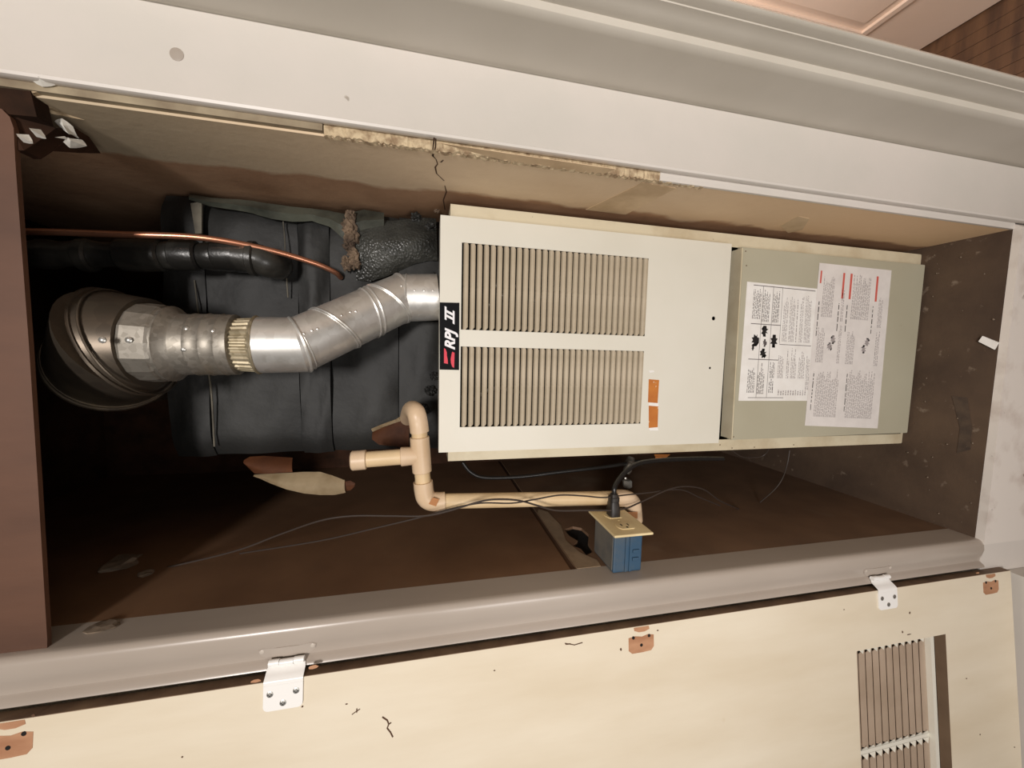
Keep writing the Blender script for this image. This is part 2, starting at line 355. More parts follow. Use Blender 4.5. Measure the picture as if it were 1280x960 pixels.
# right casing: flat white board, thin bead at its inner edge
bm = B(); profile_z(bm, [(0.2865, 0.554), (0.2835, 0.5525), (0.2825, 0.546), (0.2838, 0.5425), (0.2870, 0.5415), (0.2885, 0.5425), (0.3815, 0.5425), (0.3845, 0.546), (0.3845, 0.554)], -0.15, 2.25)
CSP = True
cs = struct('trim_3', bm, 'casing', 'flat white door casing along the plasterboard side of the closet', 'trim', True)
bm = B(); box(bm, 0.2865, 0.3845, 0.554, 0.60, -0.15, 2.25); struct('trim_4', bm, 'casing', 'rough frame stud behind the flat white casing', 'trim')
bm = B(); dome(bm, P(221, 68, 0.5425), (0, -1, 0), 0.0075, 0.0012, 14); obj('filled_nail_hole', bm, 'lefttrim', cs, True)
bm = B(); box(bm, 0.2716, 0.2850, 0.5535, 0.5595, -0.001, 0.80, 0.001); obj('caulk_strip', bm, 'casing', cs)
# jamb stub with stop and rebate (runs towards the viewer)
bm = B(); profile_z(bm, [(0.3845, 0.60), (0.3845, 0.5535), (0.3862, 0.5425), (0.3848, 0.462), (0.3855, 0.4545), (0.3885, 0.4505), (0.3965, 0.4495), (0.3965, 0.432), (0.3972, 0.431), (0.3972, 0.417), (0.3985, 0.4165), (0.3985, 0.407), (0.3992, 0.4035), (0.4005, 0.4020), (0.43, 0.430), (0.44, 0.60)], -0.15, 2.25)
struct('trim_5', bm, 'jamb', 'grey-white doorway jamb with stop ridge beside the flat casing', 'trim', True)
# left trim: rounded glossy profile with bead
prof = [(XL, 0.5995), (XL, 0.556)] + [(XL - 0.010 + 0.010 * math.cos(a), 0.552 - 0.010 * math.sin(a)) for a in (0.2, 0.5, 0.85, 1.2, 1.5)] + [(-0.392, 0.5405), (-0.402, 0.5425), (-0.412, 0.5455), (-0.418, 0.546), (-0.4205, 0.5435), (-0.4235, 0.5385), (-0.4275, 0.5368), (-0.4310, 0.5405), (-0.433, 0.545), (-0.4325, 0.5615), (-0.40, 0.5615), (-0.394, 0.5995)]
bm = B(); profile_z(bm, prof, -0.002, 2.25)
lt = struct('trim_6', bm, 'lefttrim', 'rounded glossy grey trim along the hinge side of the closet', 'trim', True)
# sill board
bm = B(); prism(bm, [PZ(1278, 283, 0.0), PZ(1230, 681, 0.0), Vector((-0.372, 0.5555, 0.0)), Vector((0.2825, 0.5555, 0.0))], (0, 0, -0.15))
struct('trim_7', bm, 'sill', 'scuffed white sill board across the bottom of the closet opening', 'trim')
bm = B(); box(bm, -0.445, -0.3735, 0.543, 0.5615, -0.15, -0.0025); struct('trim_8', bm, 'casing', 'white corner block where sill and hinge-side trim meet', 'trim')

bm = B(); box(bm, -1.3, -0.4455, 0.40, 0.5615, -0.1498, -0.080); struct('trim_9', bm, 'casing', 'white baseboard under the opened closet door', 'trim')
# other room: panelled door, wall
DX = 0.84
bm = B(); box(bm, DX, DX + 0.035, 0.10, 0.95, -0.143, 1.95)
d2 = struct('door_2', bm, 'pinkdoor', 'pinkish panelled door in the room beyond the doorway', 'door')
a, b_, c_ = PX(925, 0, DX), PX(1075, 45, DX), PX(1105, 28, DX)
def frame_rect(y0, y1, z0, z1):
    bm = B(); w_ = 0.014
    for (ya, yb, za, zb) in ((y0, y1, z0, z0 + w_), (y0, y1, z1 - w_, z1), (y0, y0 + w_, z0 + w_, z1 - w_), (y1 - w_, y1, z0 + w_, z1 - w_)):
        prism(bm, [Vector((DX, ya, za)), Vector((DX, yb, za)), Vector((DX, yb, zb)), Vector((DX, ya, zb))], (-0.007, 0, 0))
    obj('panel_moulding', bm, 'pinkdoor', d2)
    bm = B(); box(bm, DX - 0.004, DX + 0.001, y0 + 0.035, y1 - 0.035, z0 + 0.035, z1 - 0.035, 0.0015); obj('raised_panel', bm, 'pinkdoor', d2)
frame_rect(0.555, 0.845, 0.055, 0.78); frame_rect(0.20, 0.50, 0.055, 0.78); frame_rect(0.555, 0.845, 0.92, 1.8); frame_rect(0.20, 0.50, 0.92, 1.8)
bm = B(); box(bm, DX + 0.04, DX + 0.06, -0.5, 2.2, -0.15, 2.3); struct('wall_far', bm, 'pinkdoor', 'pale wall of the room beyond the doorway')
bm = B(); box(bm, 0.40, DX + 0.04, 2.2, 2.22, -0.15, 2.3); struct('wall_end', bm, 'pinkdoor', 'end wall of the room beyond the doorway')

# ================================================================ CLOSET DOOR (door_1)
H = Vector((-0.4345, 0.5255, 0)); DU = Vector((-0.992, -0.124, 0)).normalized(); DN = Vector((0.124, -0.992, 0)).normalized()
def D(u, z, h=0.0): return H + DU * u + Vector((0, 0, z)) + DN * h
door = thing('door_1', tuple(D(0, -0.058)), 'opened closet door of cream painted plywood with a louvered vent, hinged on the grey trim', 'door', kind='structure')
bm = B(); hz0, hz1, hu0, hu1 = 0.139, 0.368, 0.104, 0.505
outer = [D(0, -0.058, 0), D(0, 1.76, 0), D(0.70, 1.76, 0), D(0.70, -0.058, 0)]
holes = [[D(hu0, hz0), D(hu0, hz1), D(hu1, hz1), D(hu1, hz0)]]
plate(bm, outer, holes, -DN * 0.018)
obj('panel', bm, 'doorpaint', door)
bm = B(); hexa(bm, [D(-0.0006, -0.058, -0.0005), D(-0.0006, 1.76, -0.0005), D(-0.0006, 1.76, -0.0175), D(-0.0006, -0.058, -0.0175)], [D(0.0005, -0.058, -0.0005), D(0.0005, 1.76, -0.0005), D(0.0005, 1.76, -0.0175), D(0.0005, -0.058, -0.0175)])
obj('worn_edge', bm, 'dooredge', door)
# vent grille seen from its back: frame, two banks of slats
gp = thing('vent_grille', tuple(D(hu0, hz0)), None, None)
gp.parent = door; gp.location = D(hu0, hz0) - WL['door_1']; WL[gp.name] = D(hu0, hz0)
def dbox(bm, u0, u1, z0, z1, h0, h1): return hexa(bm, [D(u0, z0, h0), D(u1, z0, h0), D(u1, z1, h0), D(u0, z1, h0)], [D(u0, z0, h1), D(u1, z0, h1), D(u1, z1, h1), D(u0, z1, h1)])
bm = B(); dbox(bm, hu0, hu1, 0.1665, 0.1755, -0.016, -0.003); dbox(bm, hu0, hu1, 0.3655, 0.368, -0.016, -0.004)
dbox(bm, hu0, hu0 + 0.006, 0.1755, 0.3655, -0.016, -0.0125); dbox(bm, 0.297, 0.304, 0.1755, 0.3655, -0.0165, -0.0125); dbox(bm, hu1 - 0.006, hu1, 0.1755, 0.3655, -0.016, -0.0125)
obj('frame', bm, 'furnace', gp)
bm = B(); dbox(bm, hu0 - 0.01, hu1 + 0.01, 0.13, 0.38, -0.0195, -0.022); obj('backing', bm, M.setdefault('grillback', mat('brown_grille_back', (124, 102, 80), 0.7, col2=(100, 80, 62), nsc=8)), gp)
bm = B(); dbox(bm, hu0, hu1, 0.1391, 0.1397, -0.0178, -0.0002); obj('cut_edge', bm, M['grillback'], gp)
M['gslat'] = mat('taupe_slat', (182, 162, 142), 0.6, col2=(158, 138, 118), nsc=9, nstr=(0.3, 0.7), scale=(1, 1, 1))
pitch = (0.3655 - 0.1755) / 11
for bank, (u0, u1) in enumerate(((hu0 + 0.0065, 0.2965), (0.3045, hu1 - 0.0065))):
    for i in range(11):
        z0 = 0.1757 + i * pitch; bm = B()
        a1 = [D(u0 + 0.002, z0 + 0.0002, -0.0125), D(u0 + 0.008, z0 + pitch * 1.0, -0.0105), D(u1 - 0.008, z0 + pitch * 1.0, -0.0105), D(u1 - 0.002, z0 + 0.0002, -0.0125)]
        hexa(bm, a1, [p - DN * 0.001 for p in a1])
        obj('slat', bm, 'gslat', gp)
        bm = B(); e = [D(u0, z0 + 0.0006, -0.0125), D(u0 + 0.0082, z0 + pitch * 0.5, -0.0090), D(u0, z0 + pitch * 0.98, -0.0125)]
        hexa(bm, e, [p - DN * 0.001 for p in e])
        e = [D(u1, z0 + 0.0006, -0.0125), D(u1 - 0.0082, z0 + pitch * 0.5, -0.0090), D(u1, z0 + pitch * 0.98, -0.0125)]
        hexa(bm, e, [p - DN * 0.001 for p in e])
        obj('slat_end', bm, 'furnace', gp)
# marks of removed hinges: bare wood with screw holes
def bare(zc, full=True):
    p = bpy.data.objects.new('hinge_scar', None)
    z0, z1 = zc - 0.0225, zc + 0.0225
    bm = B(); pts = [(0.016, z0), (0.034, z0), (0.040, z0 + 0.005), (0.041, z0 + 0.02), (0.041, z1 - 0.006), (0.036, z1), (0.016, z1), (0.0145, z1 - 0.012), (0.0165, z1 - 0.024), (0.014, z0 + 0.01)]
    hexa(bm, [D(u, z, 0.0004) for u, z in pts], [D(u, z, -0.0004) for u, z in pts]); o = obj('bare_wood_patch', bm, 'barewood', door)
    bm = B(); pts = [(0.001, zc - 0.014), (0.006, zc - 0.015), (0.009, zc - 0.006), (0.009, zc + 0.004), (0.006, zc + 0.012), (0.001, zc + 0.013)]
    hexa(bm, [D(u, z, 0.0004) for u, z in pts], [D(u, z, -0.0004) for u, z in pts]); obj('bare_wood_patch', bm, 'barewood', door)
    for u, z in ((0.0165, zc - 0.014), (0.0165, zc + 0.014), (0.0295, zc)):
        bm = B(); q = circ(D(u, z, 0.0006), DU, (0, 0, 1), 0.0026, 10); hexa(bm, q, [v - DN * 0.001 for v in q]); obj('screw_hole', bm, 'hole', o)
bare(0.811); bare(0.004); bare(1.617)
# chips and scratches in the paint
def chip(px, py, du, dz, m='crack'):
    r = ray(px, py); q = O + r * ((H - O).dot(DN) / r.dot(DN)); u = (q - H).dot(DU); z = q.z; bm = B(); n = 7
    pts = [(u + du * math.cos(6.283 * i / n) * random.uniform(.6, 1), z + dz * math.sin(6.283 * i / n) * random.uniform(.6, 1)) for i in range(n)]
    hexa(bm, [D(a, b, 0.0004) for a, b in pts], [D(a, b, -0.0004) for a, b in pts]); obj('paint_chip', bm, m, door)
for a in ((42, 894, .002, .0022), (228, 946, .0012, .0016), (378, 883, .0016, .0016), (446, 888, .004, .0012), (822, 788, .0012, .002), (776, 812, .003, .002), (710, 805, .0012, .007), (1136, 793, .0012, .007), (1128, 790, .003, .0022),
          (1137, 766, .003, .0024), (1055, 762, .0012, .0016), (1225, 918, .0015, .002), (1268, 934, .0016, .002), (1208, 848, .0015, .002), (618, 838, .0012, .002), (433, 880, .001, .002)): chip(*a)
chip(320, 851, .0022, .008, 'barewood'); chip(391, 834, .0034, .008, 'barewood'); chip(1222, 716, .002, .006, 'barewood')
# bent scratch
def scratch(pix, wd=0.0007, m='crack'):
    pts = []
    for px, py in pix:
        r = ray(px, py); pts.append(O + r * ((H - O).dot(DN) / r.dot(DN)) + DN * 0.0003)
    bm = B(); tube(bm, pts, wd, 5); obj('scratch', bm, m, door)
scratch([(478, 896), (484, 900), (486, 905), (484, 910), (488, 915), (491, 921)], 0.001); scratch([(486, 905), (489, 903)], 0.0008); scratch([(706, 804), (718, 806), (728, 803)], 0.0007); scratch([(440, 893), (444, 890), (450, 886)], 0.0006)

# hinges
def hinge(zc):
    hg = bpy.data.objects.new('hinge', None); C.objects.link(hg); hg.parent = door
    base = D(0.0, zc); hg.location = base - WL['door_1']; WL[hg.name] = base; hg.empty_display_size = 0.02
    w2 = 0.0235
    # leaf on the door face, rounded lower corners
    pts = [(0.004, zc - w2), (0.030, zc - w2)] + [(0.030 + 0.006 * math.sin(a), zc - w2 + 0.006 - 0.006 * math.cos(a)) for a in (0.4, 0.8, 1.2, 1.57)] + [(0.030 + 0.006 * math.sin(a), zc + w2 - 0.006 + 0.006 * math.cos(a)) for a in (1.57, 1.2, 0.8, 0.4)] + [(0.030, zc + w2), (0.004, zc + w2)]
    bm = B(); hexa(bm, [D(u, z, 0.0022) for u, z in pts], [D(u, z, 0.0002) for u, z in pts]); obj('leaf', bm, 'hinge', hg)
    # wing bending back over the door edge to the knuckle
    xs = [D(0.0045, 0, 0.0018), D(0.000, 0, 0.0024), Vector((-0.4325, 0.5240, 0)), Vector((-0.4290, 0.5295, 0)), Vector((-0.4260, 0.5350, 0)), Vector((-0.4222, 0.5372, 0))]
    bm = B(); rows = []
    for k, p in enumerate(xs):
        hw = w2 if k < 5 else w2 - 0.001; sh = 0.0
        rows.append([bm.verts.new(Vector((p.x, p.y, zc - hw + sh))), bm.verts.new(Vector((p.x, p.y, zc + hw + sh))), bm.verts.new(Vector((p.x + 0.0006, p.y + 0.0012, zc + hw + sh))), bm.verts.new(Vector((p.x + 0.0006, p.y + 0.0012, zc - hw + sh)))])
    for a, b in zip(rows, rows[1:]):
        for k in range(4): bm.faces.new((a[k], a[(k + 1) % 4], b[(k + 1) % 4], b[k]))
    bm.faces.new(rows[0]); bm.faces.new(rows[-1][::-1])
    obj('wing', bm, 'hinge', hg, True)
    bm = B(); kx = -0.4190; ky = 0.5375
    tube(bm, [Vector((kx, ky, zc - 0.0085)), Vector((kx, ky, zc + 0.0085))], 0.0042, 12); 
    box(bm, -0.4235, -0.4178, 0.5360, 0.5385, zc - 0.0085, zc + 0.0085)
    obj('knuckle', bm, 'hinge', hg, True)
    bm = B(); 
    tube(bm, [Vector((kx + .001, ky, zc - 0.0215)), Vector((kx + .001, ky, zc - 0.009))], 0.0042, 12)
    tube(bm, [Vector((kx + .001, ky, zc + 0.009)), Vector((kx + .001, ky, zc + 0.0215))], 0.0042, 12)
    obj('pin_barrel', bm, 'hinge', hg, True)
    bm = B(); pts = [(-0.4175, -0.024), (-0.4175, 0.024), (-0.409, 0.034), (-0.402, 0.036), (-0.399, 0.030), (-0.401, 0.014), (-0.401, -0.014), (-0.399, -0.030), (-0.402, -0.036), (-0.409, -0.034)]
    hexa(bm, [Vector((x, 0.5418 - (x + .404) * .16, zc + z)) for x, z in pts], [Vector((x, 0.5450 - (x + .404) * .16, zc + z)) for x, z in pts])
    bmesh.ops.bevel(bm, geom=bm.edges[:], offset=0.0006, segments=2, affect='EDGES')
    obj('frame_leaf', bm, 'lefttrim', hg, True)
    for u, dz in ((0.0145, 0.0155), (0.0145, -0.0155), (0.0275, 0.0)):
        bm = B(); dome(bm, D(u, zc + dz, 0.0022), DN, 0.0042, 0.0012, 12)
        for s in (Vector((0, 0, 1)), DU):
            s2 = Vector((0, 0, 1)).cross(DN) if s is not DU else Vector((0, 0, 1))
            c = D(u, zc + dz, 0.0036)
        o = obj('screw', bm, 'screw', hg, True)
        bm = B()
        for dirs in ((DU, Vector((0, 0, 1))), (Vector((0, 0, 1)), DU)):
            c = D(u, zc + dz, 0.0033); a = dirs[0] * 0.0026; b = dirs[1] * 0.0006
            hexa(bm, [c - a - b, c + a - b, c + a + b, c - a + b], [p - DN * 0.001 for p in (c - a - b, c + a - b, c + a + b, c - a + b)])
        x = obj('screw_slot', bm, 'hole', hg)
    for dz in (0.031, -0.031):
        bm = B(); dome(bm, (-0.4040, 0.5418, zc + dz), (0, -1, 0), 0.0030, 0.001, 10); obj('painted_screw', bm, 'hingegrey', hg, True)
hinge(1.332); hinge(0.288)

# ================================================================ FURNACE
fx0, fx1 = -0.200, 0.2565
fur = thing('furnace', (0.03, 0.92, 0.0), 'cream metal gas furnace with louvered upper door standing in the closet', 'furnace')
CF = 0.700; CT = 1.111
bm = B()  # cabinet shell
box(bm, fx0, fx0 + 0.0015, CF, 1.15, 0.001, CT); box(bm, fx1 - 0.0015, fx1, CF, 1.15, 0.001, CT); box(bm, fx0, fx1, 1.1485, 1.15, 0.001, CT)
box(bm, fx0 + 0.001, fx1 - 0.001, CF, 1.149, CT - 0.0015, CT); box(bm, fx0, fx1, CF, 1.15, 0.001, 0.003)
box(bm, fx0 + 0.001, fx0 + 0.024, CF - 0.0003, CF + 0.0015, 0.002, CT, 0.0004); box(bm, fx1 - 0.026, fx1 - 0.001, CF - 0.0003, CF + 0.0015, 0.002, CT, 0.0004)
obj('cabinet', bm, 'cabinet', fur)
bm = B(); box(bm, fx0 + 0.026, fx1 - 0.028, 0.80, 0.802, 0.004, CT - 0.01); box(bm, fx0 + 0.026, fx1 - 0.028, CF + 0.002, 0.80, 0.530, 0.542); obj('dark_backing', bm, 'black', fur)  # near-black sheets standing in for the shade inside the cabinet
for i, (x, z) in enumerate(((-0.1, 1.02), (0.02, 0.97), (0.1, 0.9))):
    bm = B(); tube(bm, smooth_path([(x, 0.76, z + 0.05), (x + 0.03, 0.745, z), (x + 0.02, 0.75, z - 0.06)], 5), 0.004, 8); obj('burner_wire', bm, 'steel', fur, True)
for p in ((590, 360), (620, 357), (645, 358), (600, 368), (628, 369), (612, 381)):
    bm = B(); dome(bm, P(p[0], p[1], 0.74), (0, -1, 0), 0.004, 0.003, 8); obj('burner_nut', bm, 'steel', fur, True)
# upper door
y1 = 0.6850
def quadpts(pix, y): return [P(a, b, y) for a, b in pix]
dl, dr, dz0, dz1 = -0.1795, 0.2305, 0.5455, 1.1285
def slots(xa, xb, za, zb): return [Vector((xa, y1, za)), Vector((xb, y1, za)), Vector((xb, y1, zb)), Vector((xa, y1, zb))]
sa = P(577.5, 303, y1); sb = P(577.5, 412, y1); sc_ = P(577.5, 433, y1); sd = P(577, 534, y1); se = P(809, 360, y1)
Z1, Z0 = sa.z, se.z
XA1, XA0, XB1, XB0 = sa.x, sb.x, sc_.x, sd.x
bm = B()
outer = [Vector((dl, y1, dz0)), Vector((dl, y1, dz1)), Vector((dr + 0.0005, y1, dz1)), Vector((dr + 0.0012, y1, dz0))]
h1 = circ(P(892, 398, y1), (1, 0, 0), (0, 0, 1), 0.0042, 12); h2 = circ(P(887.5, 460, y1), (1, 0, 0), (0, 0, 1), 0.0026, 10)
plate(bm, outer, [slots(XA0, XA1, Z0, Z1), slots(XB0, XB1, Z0, Z1), h1, h2], (0, 0.0014, 0))
for (a, b, c, d) in ((dl, dl + 0.0012, dz0, dz1), (dr, dr + 0.0012, dz0, dz1)): box(bm, a, b, y1 + 0.0012, CF - 0.001, c, d)
box(bm, dl, dr, y1 + 0.0012, CF - 0.001, dz0, dz0 + 0.0012); box(bm, dl, dr, y1 + 0.0012, CF + 0.03, dz1 - 0.0012, dz1)
ud = obj('upper_door', bm, 'furnace', fur)
NL = 30; pit = (Z1 - Z0) / NL
def louver_mesh(xa, xb):
    bm = B(); rows = []
    # profile (y offset, z offset): tucked top edge, rounded face, lip at the bottom
    pr = [(0.0060, pit * 0.72), (0.0040, pit * 0.695), (0.0018, pit * 0.60), (0.0005, pit * 0.42), (0.0002, pit * 0.10), (0.0008, pit * 0.0), (0.0018, pit * 0.02), (0.0026, pit * 0.40), (0.0044, pit * 0.58), (0.0060, pit * 0.64)]
    for s, t in ((0, 0.30), (0.03, 0.0), (0.975, 0.0), (1, 0.12)):
        x = xa + (xb - xa) * s
        rows.append([bm.verts.new((x, y1 + y + (0.0004 if s in (0, 1) else 0), max(z, pit * t + z * 0.5) if t else z)) for y, z in pr])
    for a, b in zip(rows, rows[1:]):
        for k in range(len(pr)): bm.faces.new((a[k], a[(k + 1) % len(pr)], b[(k + 1) % len(pr)], b[k]))
    bm.faces.new(rows[0]); bm.faces.new(rows[-1][::-1]); return bm
for xa, xb in ((XA0 + 0.0002, XA1 - 0.0002), (XB0 + 0.0002, XB1 - 0.0002)):
    l0 = obj('louver', louver_mesh(xa, xb), 'blade', ud, True)
    for i in range(NL):
        o = l0 if i == 0 else l0.copy()
        if i: C.objects.link(o); o.parent = ud
        o.location = (0, 0, Z0 + i * pit)
# lower door
y2 = 0.6870
q = [P(928.5, 308.5, y2), P(1157.5, 331, y2), P(1141.5, 541, y2), P(915, 550, y2)]
for v in (q[1], q[2]): v.z = max(v.z, 0.0065)
bm = B(); hexa(bm, q, [v + Vector((0, 0.0135, 0)) for v in q])
bmesh.ops.bevel(bm, geom=[e for e in bm.edges if all(abs(v.co.y - y2) < 1e-4 for v in e.verts)], offset=0.0018, segments=2, affect='EDGES')
ld = obj('lower_door', bm, 'furnace2', fur, True)
bm = B(); t = [q[0] + Vector((-0.002, 0.001, 0.0005)), q[3] + Vector((0.002, 0.001, 0.0005))]
hexa(bm, [t[0], t[1], t[1] + Vector((0, 0.030, 0.001)), t[0] + Vector((0, 0.030, 0.001))], [p + Vector((0, 0, -0.003)) for p in (t[0], t[1], t[1] + Vector((0, 0.030, 0.001)), t[0] + Vector((0, 0.030, 0.001)))])
obj('door_flange', bm, 'cabinet', fur)
for px, py in ((932, 314), (933, 332), (917, 546), (1136, 545), (900, 556), (915, 560), (943, 559), (992, 556)):
    bm = B(); dome(bm, P(px, py, y2 if py < 540 or px == 917 else CF - 0.0004), (0, -1, 0), 0.0014 if px < 1000 else 0.003, 0.0008, 8); obj('sheet_metal_screw', bm, 'crack' if px < 1000 else 'screw', fur, True)
# drainage edge: bottom rail of the cabinet
bm = B(); box(bm, fx0 + 0.024, fx1 - 0.026, CF - 0.0003, CF + 0.002, 0.0015, 0.0065); obj('base_rail', bm, 'cabinet', fur)
# orange sticker rests
for pix in ([(811, 474), (824, 475), (822, 504), (810, 503)], [(811, 507), (823, 507), (822, 537), (811, 536)]):
    bm = B(); prism(bm, quadpts(pix, y1 - 0.0003), (0, 0.0003, 0)); obj('torn_sticker', bm, 'orange', fur)
for pix, h in (([(811, 503), (823, 504), (823, 508), (811, 507)], .0004), ([(811, 463), (817, 463), (818, 465), (812, 466)], .0004), ([(811, 535), (822, 534), (823, 538), (812, 538)], .0005)):
    bm = B(); prism(bm, quadpts(pix, y1 - h), (0, 0.0003, 0)); obj('sticker_paper', bm, 'paper', fur)
# name badge
bp = [P(549.6, 378.0, y1), P(574.2, 378.5, y1), P(573.8, 462.5, y1), P(549.6, 462.0, y1)]
bm = B(); prism(bm, bp, (0, -0.0008, 0)); badge = obj('name_badge', bm, 'plateblack', fur)
S0 = bp[3] + Vector((0, -0.0009, 0)); SX = bp[0] - bp[3]; SZ = bp[3] - bp[2]    # along the writing (+x), down: -z
def bd(s, t, h=0.0): return S0 + SX * s - SZ * t * 1.0 + Vector((0, -h, 0))
def text_mesh(s, size, shear, name, m, parent, at, sx=1.0, bold=0.0):
    cu = bpy.data.curves.new(name, 'FONT'); cu.body = s; cu.size = size; cu.shear = shear; cu.offset = bold; cu.extrude = 0.0002
    to = bpy.data.objects.new('tmp', cu); C.objects.link(to); bpy.context.view_layer.update()
    me = bpy.data.meshes.new_from_object(to.evaluated_get(bpy.context.evaluated_depsgraph_get())); bpy.data.objects.remove(to)
    bm = B(); bm.from_mesh(me)
    for v in bm.verts: v.co = Vector(at) + Vector((v.co.x * sx, -v.co.z, v.co.y))
    return obj(name, bm, m, parent)
ch = abs(SZ.length)
fx = lambda py: (462.3 - py) / 84.3
# letters occupy px 556..568 across the badge -> t .26...74 ; along: R starts py 437, J ends 404
text_mesh('RPJ', ch * 0.70, 0.38, 'lettering', 'badgewhite', fur, bd(fx(437), 0.755), 1.02, 0.0009)
def bpoly(pts, m, name): 
    bm = B(); prism(bm, [bd(s, t, 0.0) for s, t in pts], (0, -0.0003, 0)); return obj(name, bm, m, fur)
def sl(s, t): return (s + (0.75 - t) * 0.14, t)
bm = B()
for (s0, s1, ta, tb) in ((0.685, 0.880, 0.66, 0.755), (0.685, 0.880, 0.25, 0.345), (0.735, 0.772, 0.34, 0.665), (0.800, 0.838, 0.34, 0.665)):
    prism(bm, [bd(*sl(s0, ta)), bd(*sl(s1, ta)), bd(*sl(s1, tb)), bd(*sl(s0, tb))], (0, -0.0003, 0))
obj('lettering', bm, 'badgewhite', fur)
bpoly([(0.10, 0.22), (0.325, 0.22), (0.31, 0.30), (0.265, 0.36), (0.21, 0.37), (0.15, 0.41), (0.09, 0.42)], 'badgered', 'emblem_stripe')
bpoly([(0.03, 0.74), (0.26, 0.76), (0.275, 0.64), (0.225, 0.60), (0.16, 0.56), (0.10, 0.58), (0.05, 0.64)], 'badgered', 'emblem_stripe')

# ---- printed label sheets on the lower door. s: along the writing (+x), t: down the page
def sheet(name, pix, h, m):
    c = [P(a, b, y2 - h) for a, b in pix]                   # top-right, bottom-right, bottom-left, top-left of the page
    bm = B(); prism(bm, c, (0, 0.0002, 0)); o = obj(name, bm, m, fur)
    def f(s, t):                                            # s 0 left..1 right, t 0 top..1 bottom
        L = c[3] + (c[2] - c[3]) * t; Rg = c[0] + (c[1] - c[0]) * t
        return L + (Rg - L) * s + Vector((0, -0.00015, 0))
    return o, f
def rect(bm, f, s0, s1, t0, t1):
    bm.faces.new([bm.verts.new(f(s, t)) for s, t in ((s0, t0), (s1, t0), (s1, t1), (s0, t1))])
def para(bm, f, s0, s1, t0, t1, n, wl=0.045, fill=0.5, ragged=0.25):
    for i in range(n):
        t = t0 + (t1 - t0) * i / n; dt = (t1 - t0) / n * fill; s = s0; end = s1 - random.random() * ragged * (s1 - s0)
        while s < end:
            w_ = wl * random.uniform(0.3, 1.3); e = min(s + w_, end); rect(bm, f, s, e, t, t + dt * random.uniform(0.7, 1)); s = e + wl * random.uniform(0.18, 0.35)
lab1, f1 = sheet('safety_label', [(934, 352), (1022, 361), (1014, 501), (923, 501)], 0.0004, 'paper')
lab2, f2 = sheet('warning_label', [(1024.5, 328.5), (1114.5, 338), (1097, 535.5), (1006, 532)], 0.0009, 'paper2')
# label corners order: pix[0]=(up in picture, left)= page top right ; pix[1]= page bottom right ; pix[2] = bottom left ; pix[3]= top left
bm = B()
para(bm, f1, 0.70, 0.965, 0.10, 0.215, 7, 0.03); para(bm, f1, 0.68, 0.955, 0.235, 0.335, 6, 0.03); para(bm, f1, 0.68, 0.955, 0.38, 0.47, 5, 0.03)
para(bm, f1, 0.07, 0.34, 0.10, 0.20, 6, 0.03, ragged=.5); para(bm, f1, 0.06, 0.34, 0.235, 0.33, 5, 0.03, ragged=.5); para(bm, f1, 0.20, 0.34, 0.39, 0.46, 4, 0.03, ragged=.5)
para(bm, f1, 0.07, 0.20, 0.39, 0.46, 3, 0.03)
tag(obj('printed_text', bm, 'ink', lab1), None, None, kind='stuff')
bm = B()
for t0, t1, n in ((0.53, 0.60, 4), (0.62, 0.70, 5), (0.72, 0.745, 1), (0.77, 0.82, 3), (0.84, 0.93, 6)): para(bm, f1, 0.52, 0.94, t0, t1, n, 0.03)
for t0, t1, n in ((0.50, 0.58, 4), (0.62, 0.66, 2), (0.68, 0.76, 5), (0.79, 0.88, 5), (0.90, 0.95, 3)): para(bm, f1, 0.20 if t0 < .85 else .1, 0.47, t0, t1, n, 0.03, ragged=.5)
para(bm, f1, 0.05, 0.10, 0.52, 0.93, 12, 0.02)
tag(obj('printed_text', bm, 'inkpale', lab1), None, None, kind='stuff')
bm = B()
for a in ((0.02, 0.985, 0.235, 0.239), (0.355, 0.985, 0.215, 0.219), (0.02, 0.66, 0.36, 0.364), (0.355, 0.985, 0.352, 0.356)): pass
for s in (0.355, 0.655): rect(bm, f1, s, s + 0.006, 0.09, 0.50)
rect(bm, f1, 0.975, 0.981, 0.09, 0.97); rect(bm, f1, 0.025, 0.030, 0.12, 0.60); rect(bm, f1, 0.492, 0.497, 0.50, 0.95)
for t in (0.225, 0.365): rect(bm, f1, 0.03, 0.975, t, t + 0.005)
rect(bm, f1, 0.50, 0.975, 0.495, 0.499)
obj('ruled_line', bm, 'ink', lab1)
def pict(cx, cy, sx, sy, f=f1, par=lab1, m='inkblack', seed=0):
    random.seed(seed); bm = B(); n = 16; pts = []
    for i in range(n):
        r = (1.0 if i % 2 else random.uniform(0.35, 0.7)); pts.append(f(cx + sx * r * math.cos(6.283 * i / n), cy + sy * r * math.sin(6.283 * i / n)))
    bm.faces.new([bm.verts.new(p) for p in pts]); bmesh.ops.triangulate(bm, faces=bm.faces[:]); obj('pictogram', bm, m, par)
pict(0.52, 0.165, 0.055, 0.055, seed=1); pict(0.46, 0.14, 0.03, 0.02, seed=5); pict(0.60, 0.285, 0.05, 0.05, seed=2); pict(0.50, 0.295, 0.035, 0.03, m='ink', seed=3); pict(0.41, 0.285, 0.045, 0.05, seed=4); pict(0.52, 0.42, 0.06, 0.055, seed=6)
random.seed(11)
bm = B()
para(bm, f2, 0.68, 0.96, 0.08, 0.23, 9, 0.02, ragged=.3); para(bm, f2, 0.66, 0.88, 0.34, 0.38, 2, 0.02); para(bm, f2, 0.68, 0.96, 0.48, 0.73, 13, 0.02); para(bm, f2, 0.64, 0.86, 0.86, 0.92, 4, 0.02)
